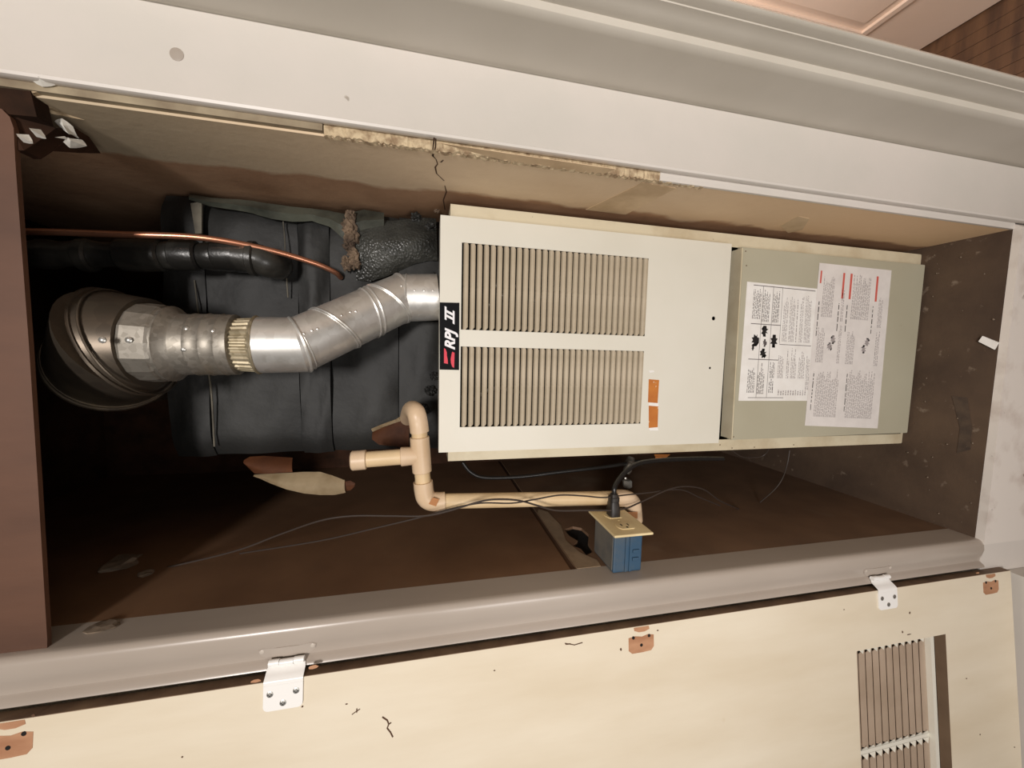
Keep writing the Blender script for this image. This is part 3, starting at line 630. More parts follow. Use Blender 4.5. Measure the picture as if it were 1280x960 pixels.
para(bm, f2, 0.40, 0.62, 0.06, 0.16, 6, 0.02); para(bm, f2, 0.40, 0.64, 0.34, 0.38, 3, 0.02); para(bm, f2, 0.40, 0.62, 0.46, 0.57, 7, 0.02); para(bm, f2, 0.40, 0.62, 0.86, 0.92, 3, 0.02)
para(bm, f2, 0.06, 0.37, 0.10, 0.40, 16, 0.02); para(bm, f2, 0.06, 0.37, 0.52, 0.90, 20, 0.02)
tag(obj('printed_text', bm, 'inkpale', lab2), None, None, kind='stuff')
for t in (0.035, 0.302, 0.415, 0.775):
    bm = B(); para(bm, f2, 0.60 if t > .1 else .56, 0.77, t, t + 0.012, 1, 0.035, 1, 0); tag(obj('bold_heading', bm, 'inkblack', lab2), None, None, kind='stuff')
for t in (0.05, 0.50):
    bm = B(); para(bm, f2, 0.10, 0.34, t, t + 0.010, 1, 0.035, 1, 0); tag(obj('bold_heading', bm, 'inkblack', lab2), None, None, kind='stuff')
for t, wd in ((0.025, 0.020), (0.328, 0.026), (0.428, 0.028), (0.795, 0.028)):
    bm = B(); rect(bm, f2, 0.80 if t > .1 else .88, 0.955, t, t + wd); obj('red_heading', bm, 'redink', lab2)
for cx, cy in ((0.545, 0.27), (0.545, 0.74), (0.50, 0.23), (0.50, 0.70)):
    pict(cx, cy, 0.028, 0.04, f2, lab2, 'inkpale', int(cx * 1000 + cy * 100))
random.seed(21)

# ================================================================ PLENUM (wrapped duct on top of the furnace)
PY = 0.800
pl = thing('supply_plenum', (0.03, 0.98, 1.112), 'black insulation-wrapped air duct rising from the top of the furnace', 'duct')
def wrap_sheet(z0, z1, x0, x1, yb, nm='wrap_panel', m='wrap', amp=0.004, flare=0.0):
    bm = B(); nx, nz = 22, max(6, int((z1 - z0) / 0.014)); fr = []
    ph = random.uniform(0, 9)
    for j in range(nz + 1):
        r = []
        for i in range(nx + 1):
            s, t = i / nx, j / nz; x = x0 + (x1 - x0) * s; z = z0 + (z1 - z0) * t
            y = yb - amp * (math.sin(7 * s + ph) * math.sin(5 * t + ph * 2) + 0.5 * math.sin(19 * s + 11 * t + ph)) - 0.004 * math.sin(math.pi * t) + random.uniform(-1, 1) * 0.0006
            if s > 0.94: y += (s - 0.94) * 0.3
            if s < 0.06: y += (0.06 - s) * 0.3
            r.append(bm.verts.new((x, y, z)))
        fr.append(r)
    bk = [[bm.verts.new((x0 + (x1 - x0) * i / nx, yb + 0.03, z0 + (z1 - z0) * j / nz)) for i in range(nx + 1)] for j in range(nz + 1)]
    for j in range(nz):
        for i in range(nx):
            bm.faces.new((fr[j][i], fr[j][i + 1], fr[j + 1][i + 1], fr[j + 1][i])); bm.faces.new((bk[j][i], bk[j + 1][i], bk[j + 1][i + 1], bk[j][i + 1]))
    for j in range(nz):
        bm.faces.new((fr[j][0], fr[j + 1][0], bk[j + 1][0], bk[j][0])); bm.faces.new((fr[j][nx], bk[j][nx], bk[j + 1][nx], fr[j + 1][nx]))
    for i in range(nx):
        bm.faces.new((fr[0][i], bk[0][i], bk[0][i + 1], fr[0][i + 1])); bm.faces.new((fr[nz][i], fr[nz][i + 1], bk[nz][i + 1], bk[nz][i]))
    return obj(nm, bm, m, pl, True)
px0, px1 = -0.205, 0.262
zA = [1.114, 1.205, 1.330, 1.385, 1.535, 1.600]
for i in range(len(zA) - 1): wrap_sheet(zA[i], zA[i + 1] - 0.0015, px0 + 0.002 * (i % 2), px1 - 0.001 * (i % 2), PY + 0.003 * (i % 2))
bm = B(); box(bm, px0 + 0.006, px1 - 0.006, PY + 0.028, 1.16, 1.1125, 1.597); obj('duct_body', bm, 'wrap', pl)
# seams
def seam(pts, r=0.0016, m='tape'):
    bm = B(); tube(bm, smooth_path(pts, 4), r, 6); obj('seam', bm, m, pl, True)
seam([P(260, 462, PY - .008), P(264, 490, PY - .009), P(266, 520, PY - .008), P(268, 558, PY - .006)])
seam([P(354, 277, PY - .006), P(356, 300, PY - .009), P(357, 330, PY - .010), P(360, 372, PY - .008)], 0.0012)
seam([P(243, 350, PY - .006), P(249, 400, PY - .008)], 0.0012)
bm = B(); prism(bm, [P(238, 254, PY - .011), P(252, 252, PY - .011), P(252, 292, PY - .012), P(244, 292, PY - .012)], (0, 0.004, 0)); obj('seam_tape', bm, 'tape', pl)
# folded grey-green edge along the plasterboard
bm = B(); rows = []
pth = [(236, 243, 250), (262, 247, 258), (290, 249, 262), (315, 251, 266), (340, 255, 274), (365, 258, 278), (390, 260, 276), (412, 263, 284), (430, 267, 300), (455, 262, 288), (480, 266, 282)]
for i, (a, b, c) in enumerate(pth):
    rows.append([bm.verts.new(P(a, b, PY - 0.006)), bm.verts.new(P(a, (b + c) / 2, PY - 0.020 - 0.004 * (i % 2))), bm.verts.new(P(a, c, PY - 0.012)), bm.verts.new(P(a, (b + c) / 2, PY + 0.004))])
for a, b in zip(rows, rows[1:]):
    for k in range(4): bm.faces.new((a[k], a[(k + 1) % 4], b[(k + 1) % 4], b[k]))
bm.faces.new(rows[0]); bm.faces.new(rows[-1][::-1]); 
bmesh.ops.subdivide_edges(bm, edges=bm.edges[:], cuts=2, use_grid_fill=True, smooth=0.7, fractal=0.25, along_normal=0)
obj('folded_edge', bm, 'wrapgrey', pl, True)
# embossed bulge near the furnace
def emboss_mat():
    n = NT('embossed_foil_facing'); v = n.new('ShaderNodeTexVoronoi'); v.inputs['Scale'].default_value = 210; n.link(n.coords(), v.inputs['Vector'])
    n.link(n.mix(n.ramp(n.noise(12, 4), 0.4, 0.7), lin((92, 92, 86)), lin((40, 40, 38))), n.b.inputs['Base Color']); n.b.inputs['Roughness'].default_value = 0.3
    n.bump(v.outputs['Distance'], 0.6, 0.002); return n.m
M['emboss'] = emboss_mat()
bm = B(); top = [(440, 274), (452, 272), (470, 275), (490, 276), (510, 274), (530, 272), (545, 273)]; bot = [(446, 350), (462, 352), (482, 346), (500, 338), (518, 330), (536, 326), (547, 326)]
rows = []
for i, (a, b) in enumerate(zip(top, bot)):
    r = []
    for k in range(9):
        s = k / 8; px = a[0] + (b[0] - a[0]) * s; py = a[1] + (b[1] - a[1]) * s
        r.append(bm.verts.new(P(px, py, PY - 0.006 - 0.022 * math.sin(math.pi * s) * (0.35 + 0.65 * math.sin(math.pi * i / 6)) + random.uniform(-1, 1) * 0.0014)))
    rows.append(r)
for a, b in zip(rows, rows[1:]):
    for k in range(8): bm.faces.new((a[k], a[k + 1], b[k + 1], b[k]))
bmesh.ops.solidify(bm, geom=bm.faces[:], thickness=0.003)
obj('embossed_flap', bm, 'emboss', pl, True)
# insulation tufts
def blob(c, r, name, m, parent, amp=0.35, squash=(1, 1, 1), sub=3):
    bm = B(); bmesh.ops.create_icosphere(bm, subdivisions=sub, radius=1)
    for v in bm.verts:
        k = 1 + amp * random.uniform(-1, 1); v.co = Vector(c) + Vector((v.co.x * squash[0], v.co.y * squash[1], v.co.z * squash[2])) * r * k
    return obj(name, bm, m, parent)
for (a, b, r) in ((437, 283, .013), (440, 296, .013), (436, 306, .010), (441, 318, .010), (434, 330, .011), (445, 330, .009), (438, 270, .009), (546, 262, .006)):
    blob(P(a, b, PY - 0.020), r, 'insulation_tuft', 'tuft', pl, 0.35, (1.1, 0.8, 0.9))
for (a, b, r) in ((530, 512, .010), (538, 488, .010), (543, 470, .008), (541, 345, .007), (520, 272, .009), (538, 285, .010)):
    blob(P(a, b, PY - 0.008), r, 'loose_wrap', 'wrap', pl, 0.35)
# torn kraft flaps hanging from the wrap
def flap(outline, m, name='torn_kraft_flap', bulge=0.006, yy=None):
    """outline: (px,py,y) upper edge list and lower edge list"""
    up, lo = outline; bm = B(); rows = []
    for a, b in zip(up, lo):
        A = P(*a); Bq = P(*b); r = []
        for k in range(6):
            s = k / 5; r.append(bm.verts.new(A.lerp(Bq, s) + Vector((0, -bulge * math.sin(math.pi * s) + random.uniform(-1, 1) * 0.001, 0))))
        rows.append(r)
    for a, b in zip(rows, rows[1:]):
        for k in range(5): bm.faces.new((a[k], a[k + 1], b[k + 1], b[k]))
    bmesh.ops.solidify(bm, geom=bm.faces[:], thickness=0.001)
    return obj(name, bm, m, pl, True)
flap(([(318, 593, .80), (340, 592, .79), (360, 591, .785), (380, 590, .78), (400, 590, .77), (415, 594, .76), (431, 600, .75)],
      [(319, 595, .80), (338, 604, .78), (358, 612, .77), (380, 617, .76), (400, 619, .755), (418, 619, .75), (432, 616, .745)]), 'kraft')
flap(([(305, 575, .81), (312, 571, .81), (330, 570, .81), (350, 571, .81), (366, 572, .81)], [(307, 580, .81), (318, 592, .80), (336, 592, .79), (352, 591, .79), (366, 590, .785)]), 'kraftdark')
flap(([(466, 538, .80), (478, 530, .79), (495, 526, .785), (512, 518, .78)], [(465, 549, .79), (474, 556, .785), (494, 558, .785), (511, 560, .78)]), 'kraftdark', bulge=0.003)
flap(([(464, 536, .795), (478, 530, .787), (495, 524, .78), (512, 513, .77)], [(466, 540, .79), (479, 534, .785), (496, 528, .777), (513, 522, .77)]), 'kraft', bulge=0.002)
flap(([(431, 602, .748), (438, 601, .75), (444, 604, .75)], [(432, 614, .748), (438, 613, .75), (443, 608, .75)]), 'kraftdark', bulge=0.001)

# ================================================================ VENT PIPE (flue)
vp = thing('vent_pipe', tuple(P(548, 372, 0.748) * 1.0 - Vector((0, 0, 0.02))), 'galvanised metal vent pipe bending up from the furnace to a dark elbow', 'pipe')
RV = 0.0425
def PV(px, py, y, rr=0.046):  # pipe centre whose front surface is seen at px
    p = P(px, py, y); p.z = P(px, py, y - rr).z; return p
c0 = P(552, 372, 0.742); c1 = P(502, 373, 0.742); c2 = PV(362, 431, 0.662); c3 = PV(306, 431, 0.658); c4 = PV(207, 430, 0.655)
c0.z = 1.1295
def mitre_section(p, a, b, q, r0, r1, name, m, n0=None, n1=None):
    """cylinder from a to b, mitred against the neighbours p and q"""
    d = (b - a).normalized()
    na = n0 or ((a - p).normalized() + d).normalized() if p is not None else (n0 or d)
    nb = n1 or ((q - b).normalized() + d).normalized() if q is not None else (n1 or d)
    A = ell_ring(a, d, na, r0); Bq = ell_ring(b, d, nb, r1); bm = B()
    va = [bm.verts.new(x) for x in A]; vb = [bm.verts.new(x) for x in Bq]; n = len(va)
    for k in range(n): bm.faces.new((va[k], va[(k + 1) % n], vb[(k + 1) % n], vb[k]))
    bm.faces.new(va[::-1]); bm.faces.new(vb)
    return obj(name, bm, m, vp, True)
mitre_section(None, c0, c1, c2, RV, RV, 'pipe_section', 'galv')
mitre_section(c0, c1, c2, c3, RV, RV, 'pipe_section', 'galv')
mitre_section(c1, c2, c3, None, RV, RV, 'pipe_section', 'galv')
def bead(c, axis, tilt, r=RV, br=0.0022, m='galv'):
    axis = axis.normalized(); e = Vector((0, 1, 0)); e = (e - axis * axis.dot(e)).normalized()
    n = Matrix.Rotation(math.radians(tilt), 3, e) @ axis
    bm = B(); closed_tube(bm, ell_ring(c, axis, n, r, 48), br); obj('seam_bead', bm, m, vp, True)
ax = c2 - c1
bead(c1.lerp(c2, 0.0), ax, 14); bead(c0.lerp(c1, 0.86), c1 - c0, 4, br=.0016)
bead(c1.lerp(c2, 0.15), ax, -22); bead(c1.lerp(c2, 0.165), ax, -22, br=.0015); bead(c1.lerp(c2, 0.31), ax, 8, br=.0018); bead(c1.lerp(c2, 0.355), ax, 8, br=.0018); bead(c1.lerp(c2, 0.68), ax, -22); bead(c1.lerp(c2, 0.70), ax, -22, br=.0015); bead(c2, ax, 9, br=.0026)
bead(c1.lerp(c2, 0.985), ax, 2, br=.0012)
bead(c3, c3 - c2, 0, r=RV, br=.0022, m='crimp')
# rivets in rows
def on_pipe(a, b, t, px, py, r=RV):  # nearest surface point of the pipe seen at the pixel
    d = (b - a).normalized(); rr = ray(px, py).normalized(); w0 = O - a
    u = rr - d * rr.dot(d); v = w0 - d * w0.dot(d); A = u.dot(u); Bc = 2 * u.dot(v); Cc = v.dot(v) - r * r; ds = Bc * Bc - 4 * A * Cc
    s = (-Bc - math.sqrt(max(ds, 0))) / (2 * A); p = O + rr * s; ctr = a + d * (p - a).dot(d); return p, (p - ctr).normalized()
def rivet(a, b, px, py, r=RV, rad=0.0022, h=0.0014, m='galv', name='rivet'):
    p, n = on_pipe(a, b, 0, px, py, r); bm = B(); dome(bm, p, n, rad, h, 8); obj(name, bm, m, vp, True)
for px, py in ((518, 363), (530, 363), (541, 363)): rivet(c0, c1, px, py)
for px, py in ((417, 398), (427, 394), (438, 390), (445, 389), (380, 417), (390, 413), (397, 411), (502, 357)): rivet(c1, c2, px, py)
p_, n_ = on_pipe(c0, c1, 0, 525, 345, RV); 
# crimped ring
d34 = (c4 - c3).normalized()
bm = B(); rows = []
for t, rr in ((0.0, RV - 0.0005), (0.004, RV - 0.0015), (0.024, RV - 0.003), (0.028, RV - 0.004)):
    e = d34.orthogonal().normalized(); f = d34.cross(e); ring = []
    for k in range(120):
        a = 6.28318 * k / 120; fl_ = (0.0022 if (k // 2) % 2 else 0.0) * (1 if 0.001 < t else 0)
        ring.append(bm.verts.new(c3 + d34 * t + (e * math.cos(a) + f * math.sin(a)) * (rr - fl_)))
    rows.append(ring)
for a, b in zip(rows, rows[1:]):
    for k in range(120): bm.faces.new((a[k], a[(k + 1) % 120], b[(k + 1) % 120], b[k]))
obj('crimped_ring', bm, 'crimp', vp)
# straight collar, grooves, reducer, faceted adapter
L34 = (c4 - c3).length
bm = B(); lathe(bm, c3 + d34 * 0.026, d34, [(0, RV + 0.0005), (0.001, RV + 0.0022), (0.014, RV + 0.0022), (0.0155, RV + 0.0032), (0.018, RV + 0.0022), (0.031, RV + 0.0022), (0.033, RV + 0.0034), (0.036, RV + 0.0022), (0.048, RV + 0.002), (0.050, RV + 0.003), (0.052, RV + 0.0025)], 48)
obj('pipe_collar', bm, 'galvold', vp, True)
a0 = c3 + d34 * 0.078
bm = B(); lathe(bm, a0, d34, [(0, RV + 0.0010), (L34 - 0.078 + 0.002, RV + 0.0018)], 48); obj('pipe_section', bm, 'galvold', vp, True)
for px, py in ((233, 410), (229, 437), (266, 413)): rivet(a0, c4, px, py, RV + .002, 0.0034, 0.0018, 'screw', 'screw')
e4 = PV(177, 429, 0.655, .055); e5 = PV(137, 427, 0.652, .055); LR = (e4 - c4).length; dr_ = (e4 - c4).normalized(); LA = (e5 - e4).length; da_ = (e5 - e4).normalized()
bm = B(); lathe(bm, c4, dr_, [(0, RV + .001), (0.004, RV + 0.002), (LR * .45, RV + 0.0085), (LR * .55, RV + 0.010), (LR * .62, RV + 0.0118), (LR * .70, RV + 0.010), (LR * .92, RV + 0.010), (LR, RV + 0.0118)], 48); obj('reducer', bm, 'galvold', vp, True)
bm = B(); lathe(bm, e4, da_, [(0, RV + 0.0105), (0.004, RV + 0.0125), (LA * .9, RV + 0.014), (LA, RV + 0.0130)], 16); obj('faceted_adapter', bm, 'galvold', vp)
for px, py in ((161, 425), (128, 425)): rivet(e4, e5, px, py, RV + (.014 if px > 140 else .030), 0.0042, 0.0022, 'screw', 'screw')
RG = 0.073
g0 = PV(150, 428, 0.655, .06); G = [g0, PV(112, 427, 0.66, .06)]
G.append(G[1] + Vector((-0.030, 0.055, 0.050))); G.append(G[2] + Vector((-0.012, 0.10, 0.060)))
TN = Vector((-0.36, 0.10, 0.93)).normalized(); G.append(G[3] + Vector((0.0, 0.42, 0.02)))
for i in range(len(G) - 1):
    mitre_section(G[i - 1] if i else None, G[i], G[i + 1], G[i + 2] if i + 2 < len(G) else None, RG if i else RG - 0.010, RG, 'elbow_gore', 'galvshade', n0=TN if i == 1 else None, n1=TN if i == 0 else None)
for i in (1, 2, 3):
    d = (G[i] - G[i - 1]).normalized(); n = TN if i == 1 else ((G[i + 1] - G[i]).normalized() + d).normalized()
    bm = B(); closed_tube(bm, ell_ring(G[i], d, n, RG, 48), 0.003); obj('seam_bead', bm, 'galvshade', vp, True)
    bm = B(); closed_tube(bm, ell_ring(G[i] - d * 0.012, d, n, RG, 48), 0.0016); obj('seam_bead', bm, 'galvshade', vp, True)

# ================================================================ COPPER TUBE, BLACK INSULATED PIPE
bm = B(); tube(bm, smooth_path([Vector((P(-30, 292, .70).x, .70, 2.019)), P(-30, 292, .70), P(40, 289.5, .70), P(150, 293, .70), P(250, 297, .71), P(330, 311, .73), P(390, 328, .755), P(418, 340, .775), P(426, 347, .795)], 8), 0.0048, 10)
tag(obj('copper_tube', bm, 'copper', None, True), 'thin shiny copper tube curving in front of the black duct', 'pipe')
ip = thing('insulated_pipe', tuple(P(330, 330, .76)), 'lumpy black insulated pipe under the copper tube, ending in an elbow', 'pipe')
bm = B(); base = [Vector((P(-20, 318, .745).x, .745, 2.018)), P(-20, 318, .745), P(60, 318, .745), P(120, 318, .745), P(180, 320, .745), P(240, 320, .745), P(300, 322, .745)]
sp = smooth_path(base, 8); tube(bm, sp, [0.0205 + 0.0022 * math.sin(i * 0.9) + random.uniform(-.0005, .0005) for i in range(len(sp))], 18); obj('pipe_run', bm, 'pipewrap', ip, True)
for a, b in ((100, 118), (150, 205), (216, 250), (268, 300)):
    A = P(a, 319, .743); Bq = P(b, 320, .743); d = (Bq - A); l = d.length
    bm = B(); lathe(bm, A, d, [(0, 0.021), (0.003, 0.0245), (l * 0.5, 0.0255), (l - 0.003, 0.0245), (l, 0.021)], 20); obj('foam_sleeve', bm, 'pipewrap', ip, True)
bm = B(); sp = smooth_path([P(296, 321, .743), P(318, 323, .743), P(334, 328, .748), P(345, 331, .765), P(347, 332, .795)], 6); tube(bm, sp, 0.025, 18); obj('elbow', bm, 'pipewrap', ip, True)
bm = B(); lathe(bm, P(322, 324, .743), P(312, 323, .743) - P(322, 324, .743), [(0, .0255), (.002, .0285), (.010, .0285), (.012, .0255)], 20); obj('elbow_lip', bm, 'pipewrap', ip, True)

# ================================================================ DRAIN PIPE (beige plastic)
YD = 0.665
dp = thing('drain_pipe', tuple(P(535, 625, YD)), 'beige plastic drain pipe with a tee and capped stub left of the furnace', 'pipe')
t_top = P(521, 512, YD); t_c = P(526, 569, YD); t_low = P(530, 604, YD); e_c = P(531, 626, YD); run_end = P(783, 622, YD + 0.0); cap0 = P(440, 575, YD)
rp = 0.0132; rf = 0.0162
def pt(name, pts, r, m, seg=18, n=6, sm=True):
    bm = B(); tube(bm, smooth_path(pts, n) if n else pts, r, seg); return obj(name, bm, m, dp, True)
pt('elbow', [P(510, 523, .79), P(512, 516, .745), P(515, 512, .70), P(520, 516, YD + .004), P(523, 528, YD), P(524.5, 540, YD)], rf - .0004, 'pvcfit')
pt('pipe', [P(524, 538, YD), P(525, 552, YD)], rp, 'pvc', n=0)
bm = B(); up_, dn_ = P(524.3, 546, YD), P(527.7, 590, YD); d = (dn_ - up_); l = d.length
lathe(bm, up_, d, [(0, rf - .001), (.001, rf), (l - .001, rf), (l, rf - .001)], 24)
st = P(501, 571, YD); d2_ = st - P(526, 569, YD); l2 = d2_.length; lathe(bm, P(526, 569, YD), d2_, [(0, rf * .9), (l2 - .001, rf), (l2, rf - .001)], 24); obj('tee', bm, 'pvcfit', dp, True)
pt('stub', [P(503, 571, YD), P(456, 574.5, YD)], rp, 'pvc', n=0)
bm = B(); a = P(458, 574.5, YD); b = P(439, 576, YD); l = (b - a).length; lathe(bm, a, b - a, [(0, rf - .001), (.001, rf), (l - .002, rf), (l, rf - .002)], 24); obj('cap', bm, 'pvcfit', dp, True)
pt('pipe', [P(527.5, 588, YD), P(529, 605, YD)], rp, 'pvc', n=0)
ec = [P(528.8, 602, YD), P(529.8, 612, YD), P(532, 621, YD), P(538, 626, YD), P(548, 627, YD), P(556, 626.5, YD)]
pt('elbow', ec, rf + .0003, 'pvcfit')
pt('pipe_run', [P(553, 626.5, YD), P(785, 622, YD)], rp, 'pvc', n=0)
pt('elbow', [P(768, 622.5, YD), P(782, 623, YD), P(790, 628, YD + .004), P(792, 638, YD + .01), P(793, 650, YD + .015)], rf, 'pvcfit')
pt('pipe', [P(793, 648, YD + .014), PX(793, 682, XL)], rp, 'pvc', n=0)
def print_patch(pix, y):
    bm = B(); prism(bm, [P(a, b, y) for a, b in pix], (0, 0.001, 0)); obj('printed_mark', bm, 'print', dp)
print_patch([(541, 622), (549, 624), (545, 633), (536, 630)], YD - rf - 0.0012)
bm = B(); box(bm, 0, 1, 0, 1, 0, 1); 
for v in bm.verts:
    v.co = P(790 + (v.co.z) * 14 - 7, 640 + v.co.x * 8, YD + .006 - rf + v.co.y * .001)
obj('printed_mark', bm, 'print', dp)

# ================================================================ OUTLET BOX
ob = thing('outlet_box', (XL, 0.61, 0.81), 'blue plastic electrical outlet box with ivory cover plate fixed to the brown side wall', 'outlet')
pz0, pz1, py0, py1, pxx = 0.7755, 0.8475, 0.557, 0.662, -0.300
bm = B(); box(bm, XL + 0.0008, pxx - 0.0005, 0.5745, 0.650, 0.785, 0.838, 0.002)
obj('box_body', bm, 'bluebox', ob)
bm = B(); box(bm, XL + 0.004, pxx - 0.003, 0.578, 0.647, 0.8378, 0.8392); obj('dusty_side', bm, 'dustybox', ob)
for z in (0.8085, 0.8115): pass
bm = B(); box(bm, XL + 0.002, pxx - 0.002, 0.5725, 0.5748, 0.8135, 0.8175); box(bm, XL + 0.002, pxx - 0.002, 0.5725, 0.5748, 0.8055, 0.8095); obj('mounting_rib', bm, 'bluebox', ob)
for x in (-0.352, -0.338): 
    bm = B(); box(bm, x, x + 0.006, 0.572, 0.5748, 0.791, 0.803, 0.001); obj('nail_tab', bm, 'bluebox', ob)
bm = B(); box(bm, pxx, pxx + 0.0042, py0, py1, pz0, pz1, 0.0018)
ob_pl = obj('cover_plate', bm, 'plate', ob)
zc = (pz0 + pz1) / 2
for yc in ((0.588), (0.632)):
    bm = B(); pts = []
    for k in range(28):
        a = 6.28318 * k / 28; pts.append(Vector((pxx + 0.0040, yc + max(-0.0125, min(0.0125, 0.0165 * math.cos(a))), zc + 0.0165 * math.sin(a))))
    prism(bm, pts, (0.0016, 0, 0)); rc = obj('receptacle', bm, 'plate', ob)
    if yc < 0.6:
        for (dy, dz, hy, hz) in ((0.002, -0.0062, 0.0036, 0.0010), (0.002, 0.0062, 0.0036, 0.0012)):
            bm = B(); box(bm, pxx + 0.0054, pxx + 0.0059, yc + dy - hy, yc + dy + hy, zc + dz - hz, zc + dz + hz); obj('slot', bm, 'hole', rc)
        bm = B(); q = circ((pxx + 0.0059, yc - 0.0075, zc), (0, 1, 0), (0, 0, 1), 0.0022, 10); prism(bm, q, (-0.0005, 0, 0)); obj('slot', bm, 'hole', rc)
        bm = B(); pts = [v.copy() for v in []]
bm = B(); dome(bm, (pxx + 0.0042, 0.610, zc), (1, 0, 0), 0.0028, 0.0012, 10); obj('plate_screw', bm, 'plate', ob, True)

# plug and its cord
cord = thing('power_cord', (pxx + .006, 0.632, zc), 'thick black power cord plugged into the ivory outlet plate', 'cord')
bm = B(); xx = pxx + 0.0058
prof = [(0.000, 0.0125, 0.0105), (0.010, 0.0125, 0.0105), (0.018, 0.0105, 0.0095), (0.026, 0.0085, 0.0080), (0.027, 0.0098, 0.0090), (0.034, 0.0098, 0.0090), (0.0345, 0.0080, 0.0075), (0.040, 0.0060, 0.0058)]
rows = []
for t, ry, rz in prof:
    rows.append([bm.verts.new((xx + t, 0.632 + ry * math.copysign(abs(math.cos(a)) ** 0.6, math.cos(a)), zc + rz * math.copysign(abs(math.sin(a)) ** 0.6, math.sin(a)))) for a in [6.28318 * (k + .5) / 20 for k in range(20)]])
for a, b in zip(rows, rows[1:]):
    for k in range(20): bm.faces.new((a[k], a[(k + 1) % 20], b[(k + 1) % 20], b[k]))
bm.faces.new(rows[0]); bm.faces.new(rows[-1][::-1]); obj('plug', bm, M.setdefault('plug', mat('dusty_black_plug', (52, 45, 40), 0.5, col2=(28, 25, 23), nsc=50)), cord, True)
pe = Vector((xx + 0.037, 0.632, zc))
bm = B(); tube(bm, smooth_path([pe, pe + Vector((0.014, 0.001, -0.001)), P(774, 599, .645), P(784, 588, .655), P(800, 579, .665), P(830, 575, .675), P(870, 573.5, .68), P(904, 573.5, .685)], 8), 0.0046, 12); obj('cord', bm, 'rubber', cord, True)
bm = B(); tube(bm, smooth_path([P(578, 578, .72), P(588, 590, .72), P(606, 597, .72), P(650, 596, .72), P(700, 590, .72), P(760, 583, .72), P(800, 576, .73)], 8), 0.0038, 10)
tag(obj('black_cable', bm, 'rubber', None, True), 'black cable sagging out from under the top of the furnace side', 'cable')
# thin low-voltage wires
def wire(pts, r, label, m='wire'):
    bm = B(); tube(bm, smooth_path([P(*p) for p in pts], 6), r, 7); tag(obj('thin_wire', bm, m, None, True), label, 'wire', None)
wire([(180, 716, .74), (290, 690, .715), (350, 668, .70), (400, 651, .68), (440, 645, .67), (490, 645, .655), (530, 645, .64), (560, 639, .63), (600, 627, .625), (625, 624, .625), (650, 626, .625), (672, 632, .625), (695, 638, .625), (730, 638, .625), (775, 637, .625), (800, 628, .64), (835, 612, .66), (858, 608, .68), (880, 612, .70), (900, 626, .74), (925, 637, .78)], 0.0016, 'thin brown wire looping behind the black plug and up the side wall')
wire([(300, 692, .74), (400, 676, .70), (470, 660, .67), (520, 648, .65), (560, 637, .635), (600, 629, .632), (640, 629, .632), (670, 624, .63), (700, 619, .63), (730, 620, .63), (755, 622, .63), (780, 619, .635), (810, 616, .65), (850, 612, .68), (875, 622, .72), (900, 632, .75)], 0.0014, 'thinner dark wire lying along the beige pipe run')
wire([(905, 555, .715), (925, 570, .73), (940, 572, .74), (955, 569, .74), (965, 554, .72)], 0.0012, 'short dark wire hanging in a loop beside the lower furnace door')
wire([(987, 563, .76), (984, 580, .76), (978, 598, .77), (968, 612, .78), (950, 628, .80)], 0.0014, 'faint wire curving down at the dark side of the furnace base')
# gas fitting behind the drain pipe
gf = thing('gas_fitting', tuple(P(786, 600, .72)), 'small dull metal pipe fitting between furnace side and beige drain pipe', 'fitting')
bm = B(); lathe(bm, P(789, 572, .73), P(783, 592, .72) - P(789, 572, .73), [(0, .008), (.008, .009), (.009, .011), (.014, .011), (.015, .009), (.03, .009), (.036, .006)], 12); obj('nipple', bm, 'steel', gf, True)
bm = B(); A = P(784, 600, .715); lathe(bm, A, P(784, 612, .715) - A, [(0, .008), (.002, .010), (.014, .010), (.016, .008)], 6); obj('hex_nut', bm, 'dustybox', gf)
bm = B(); dome(bm, P(782, 598, .706), (0, -1, 0), .003, .002, 8); obj('valve_stem', bm, 'screw', gf, True)
bm = B(); prism(bm, [P(818, 568, .712), P(838, 568, .712), P(832, 573, .712), (P(820, 575, .712))], (0, .0006, 0)); tag(obj('torn_tag', bm, 'orange', None), 'small orange torn tag at the furnace side above the cord', 'tag')

# ================================================================ LOOSE BITS
def crumple(name, pts, m, label, cat, th=0.002, group=None):
    bm = B(); vs = [bm.verts.new(P(*p)) for p in pts]; c = sum((v.co for v in vs), Vector()) / len(vs) + Vector((0, -0.006, 0)); cv = bm.verts.new(c)
    for i in range(len(vs)): bm.faces.new((vs[i], vs[(i + 1) % len(vs)], cv))
    bmesh.ops.subdivide_edges(bm, edges=bm.edges[:], cuts=2, use_grid_fill=True, fractal=0.6)
    bmesh.ops.solidify(bm, geom=bm.faces[:], thickness=th)
    return tag(obj(name, bm, m, None), label, cat, group)
crumple('foil_scrap', [(70, 151, .585), (78, 149, .585), (90, 158, .59), (97, 172, .60), (86, 166, .59)], 'foil', 'larger crumpled foil scrap stuck on the splintered corner wood', 'scrap')
crumple('foil_scrap', [(80, 177, .585), (88, 172, .585), (101, 174, .595), (107, 181, .60), (86, 183, .59)], 'foil', 'lower crumpled foil scrap at the tip of the splintered wood', 'scrap')
crumple('foil_scrap', [(42, 163, .552), (50, 164, .553), (56, 172, .556), (47, 169, .553)], 'foil', 'small foil scrap near the header board corner', 'scrap')
crumple('foil_scrap', [(27, 172, .55), (36, 171, .55), (40, 178, .551), (31, 176, .55)], 'foil', 'tiny foil scrap touching the brown header board', 'scrap')
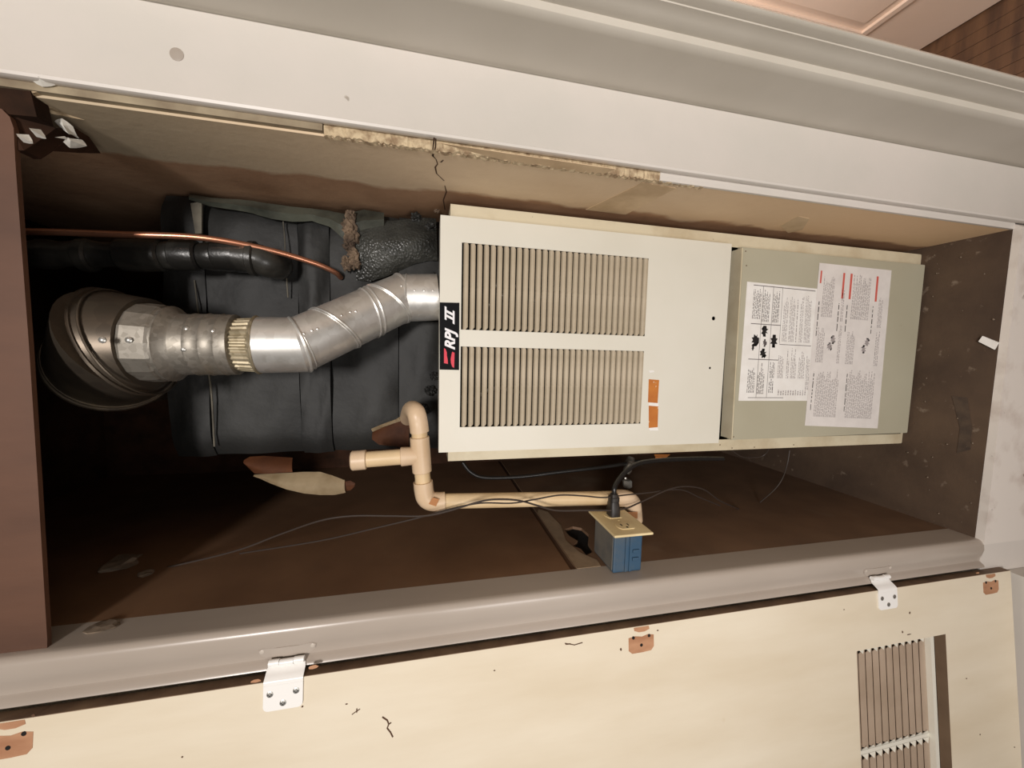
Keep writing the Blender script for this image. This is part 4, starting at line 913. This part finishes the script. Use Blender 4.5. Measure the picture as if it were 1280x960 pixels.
crumple('foil_scrap', [(45, 103, .551), (55, 98, .551), (68, 100, .551), (69, 106, .551), (54, 107, .551)], 'foil', 'thin foil strip under the white casing at the top corner', 'scrap')
crumple('paper_strip', [(38, 112, .553), (70, 105, .553), (73, 118, .562), (60, 128, .575), (44, 133, .58), (50, 146, .60), (40, 126, .57)], 'gypedge', 'peeling tan paper flap at the upper plasterboard corner', 'scrap')
def lump(pix, x, r, sq, label):
    o = blob(PX(pix[0], pix[1], x + r * sq[0] * 0.5), r, 'plaster_lump', 'plasterlump', None, 0.28, sq, 2); tag(o, label, 'rubble', 'broken plaster lumps')
lump((152, 703), XL, 0.032, (0.22, 0.9, 0.75), 'larger broken plaster lump in the dark upper corner of the side wall')
lump((182, 717), XL, 0.010, (0.4, 1, 1), 'tiny pale plaster crumb beside the larger lump')
lump((129, 783), XL, 0.016, (0.12, 0.8, 1.1), 'pale plaster lump behind the grey trim below the header')
bm = B(); prism(bm, [PZ(1230, 420, .001), PZ(1249, 428, .001), PZ(1244, 437, .001), PZ(1225, 427, .001)], (0, 0, 0.003))
for v in bm.verts: v.co.z += 0.003 * (v.co.y - 0.56) / 0.03
tag(obj('paper_scrap', bm, 'paper', None), 'small white paper scrap lying on the dusty closet floor', 'scrap')
bm = B(); q = [PZ(a, b, 0.0004) for a, b in ((1190, 495), (1209, 497), (1215, 535), (1213, 562), (1196, 566), (1200, 535))]; prism(bm, q, (0, 0, 0.0005)); obj('dark_stain', bm, M.setdefault('stain', mat('dark_floor_stain', (62, 50, 41), 0.85, col2=(86, 70, 55), nsc=40)), fl)
for i in range(26):
    x = random.uniform(XL + .02, XR - .01); y = random.uniform(0.565, 0.69); r = random.uniform(0.0008, 0.0024)
    bm = B(); bmesh.ops.create_icosphere(bm, subdivisions=1, radius=r)
    for v in bm.verts: v.co = Vector((x, y, r * 0.7)) + v.co * random.uniform(.6, 1.1)
    tag(obj('floor_crumb', bm, 'plasterlump', None), 'tiny pale crumb of debris on the dusty closet floor', 'debris', 'crumbs on the closet floor')
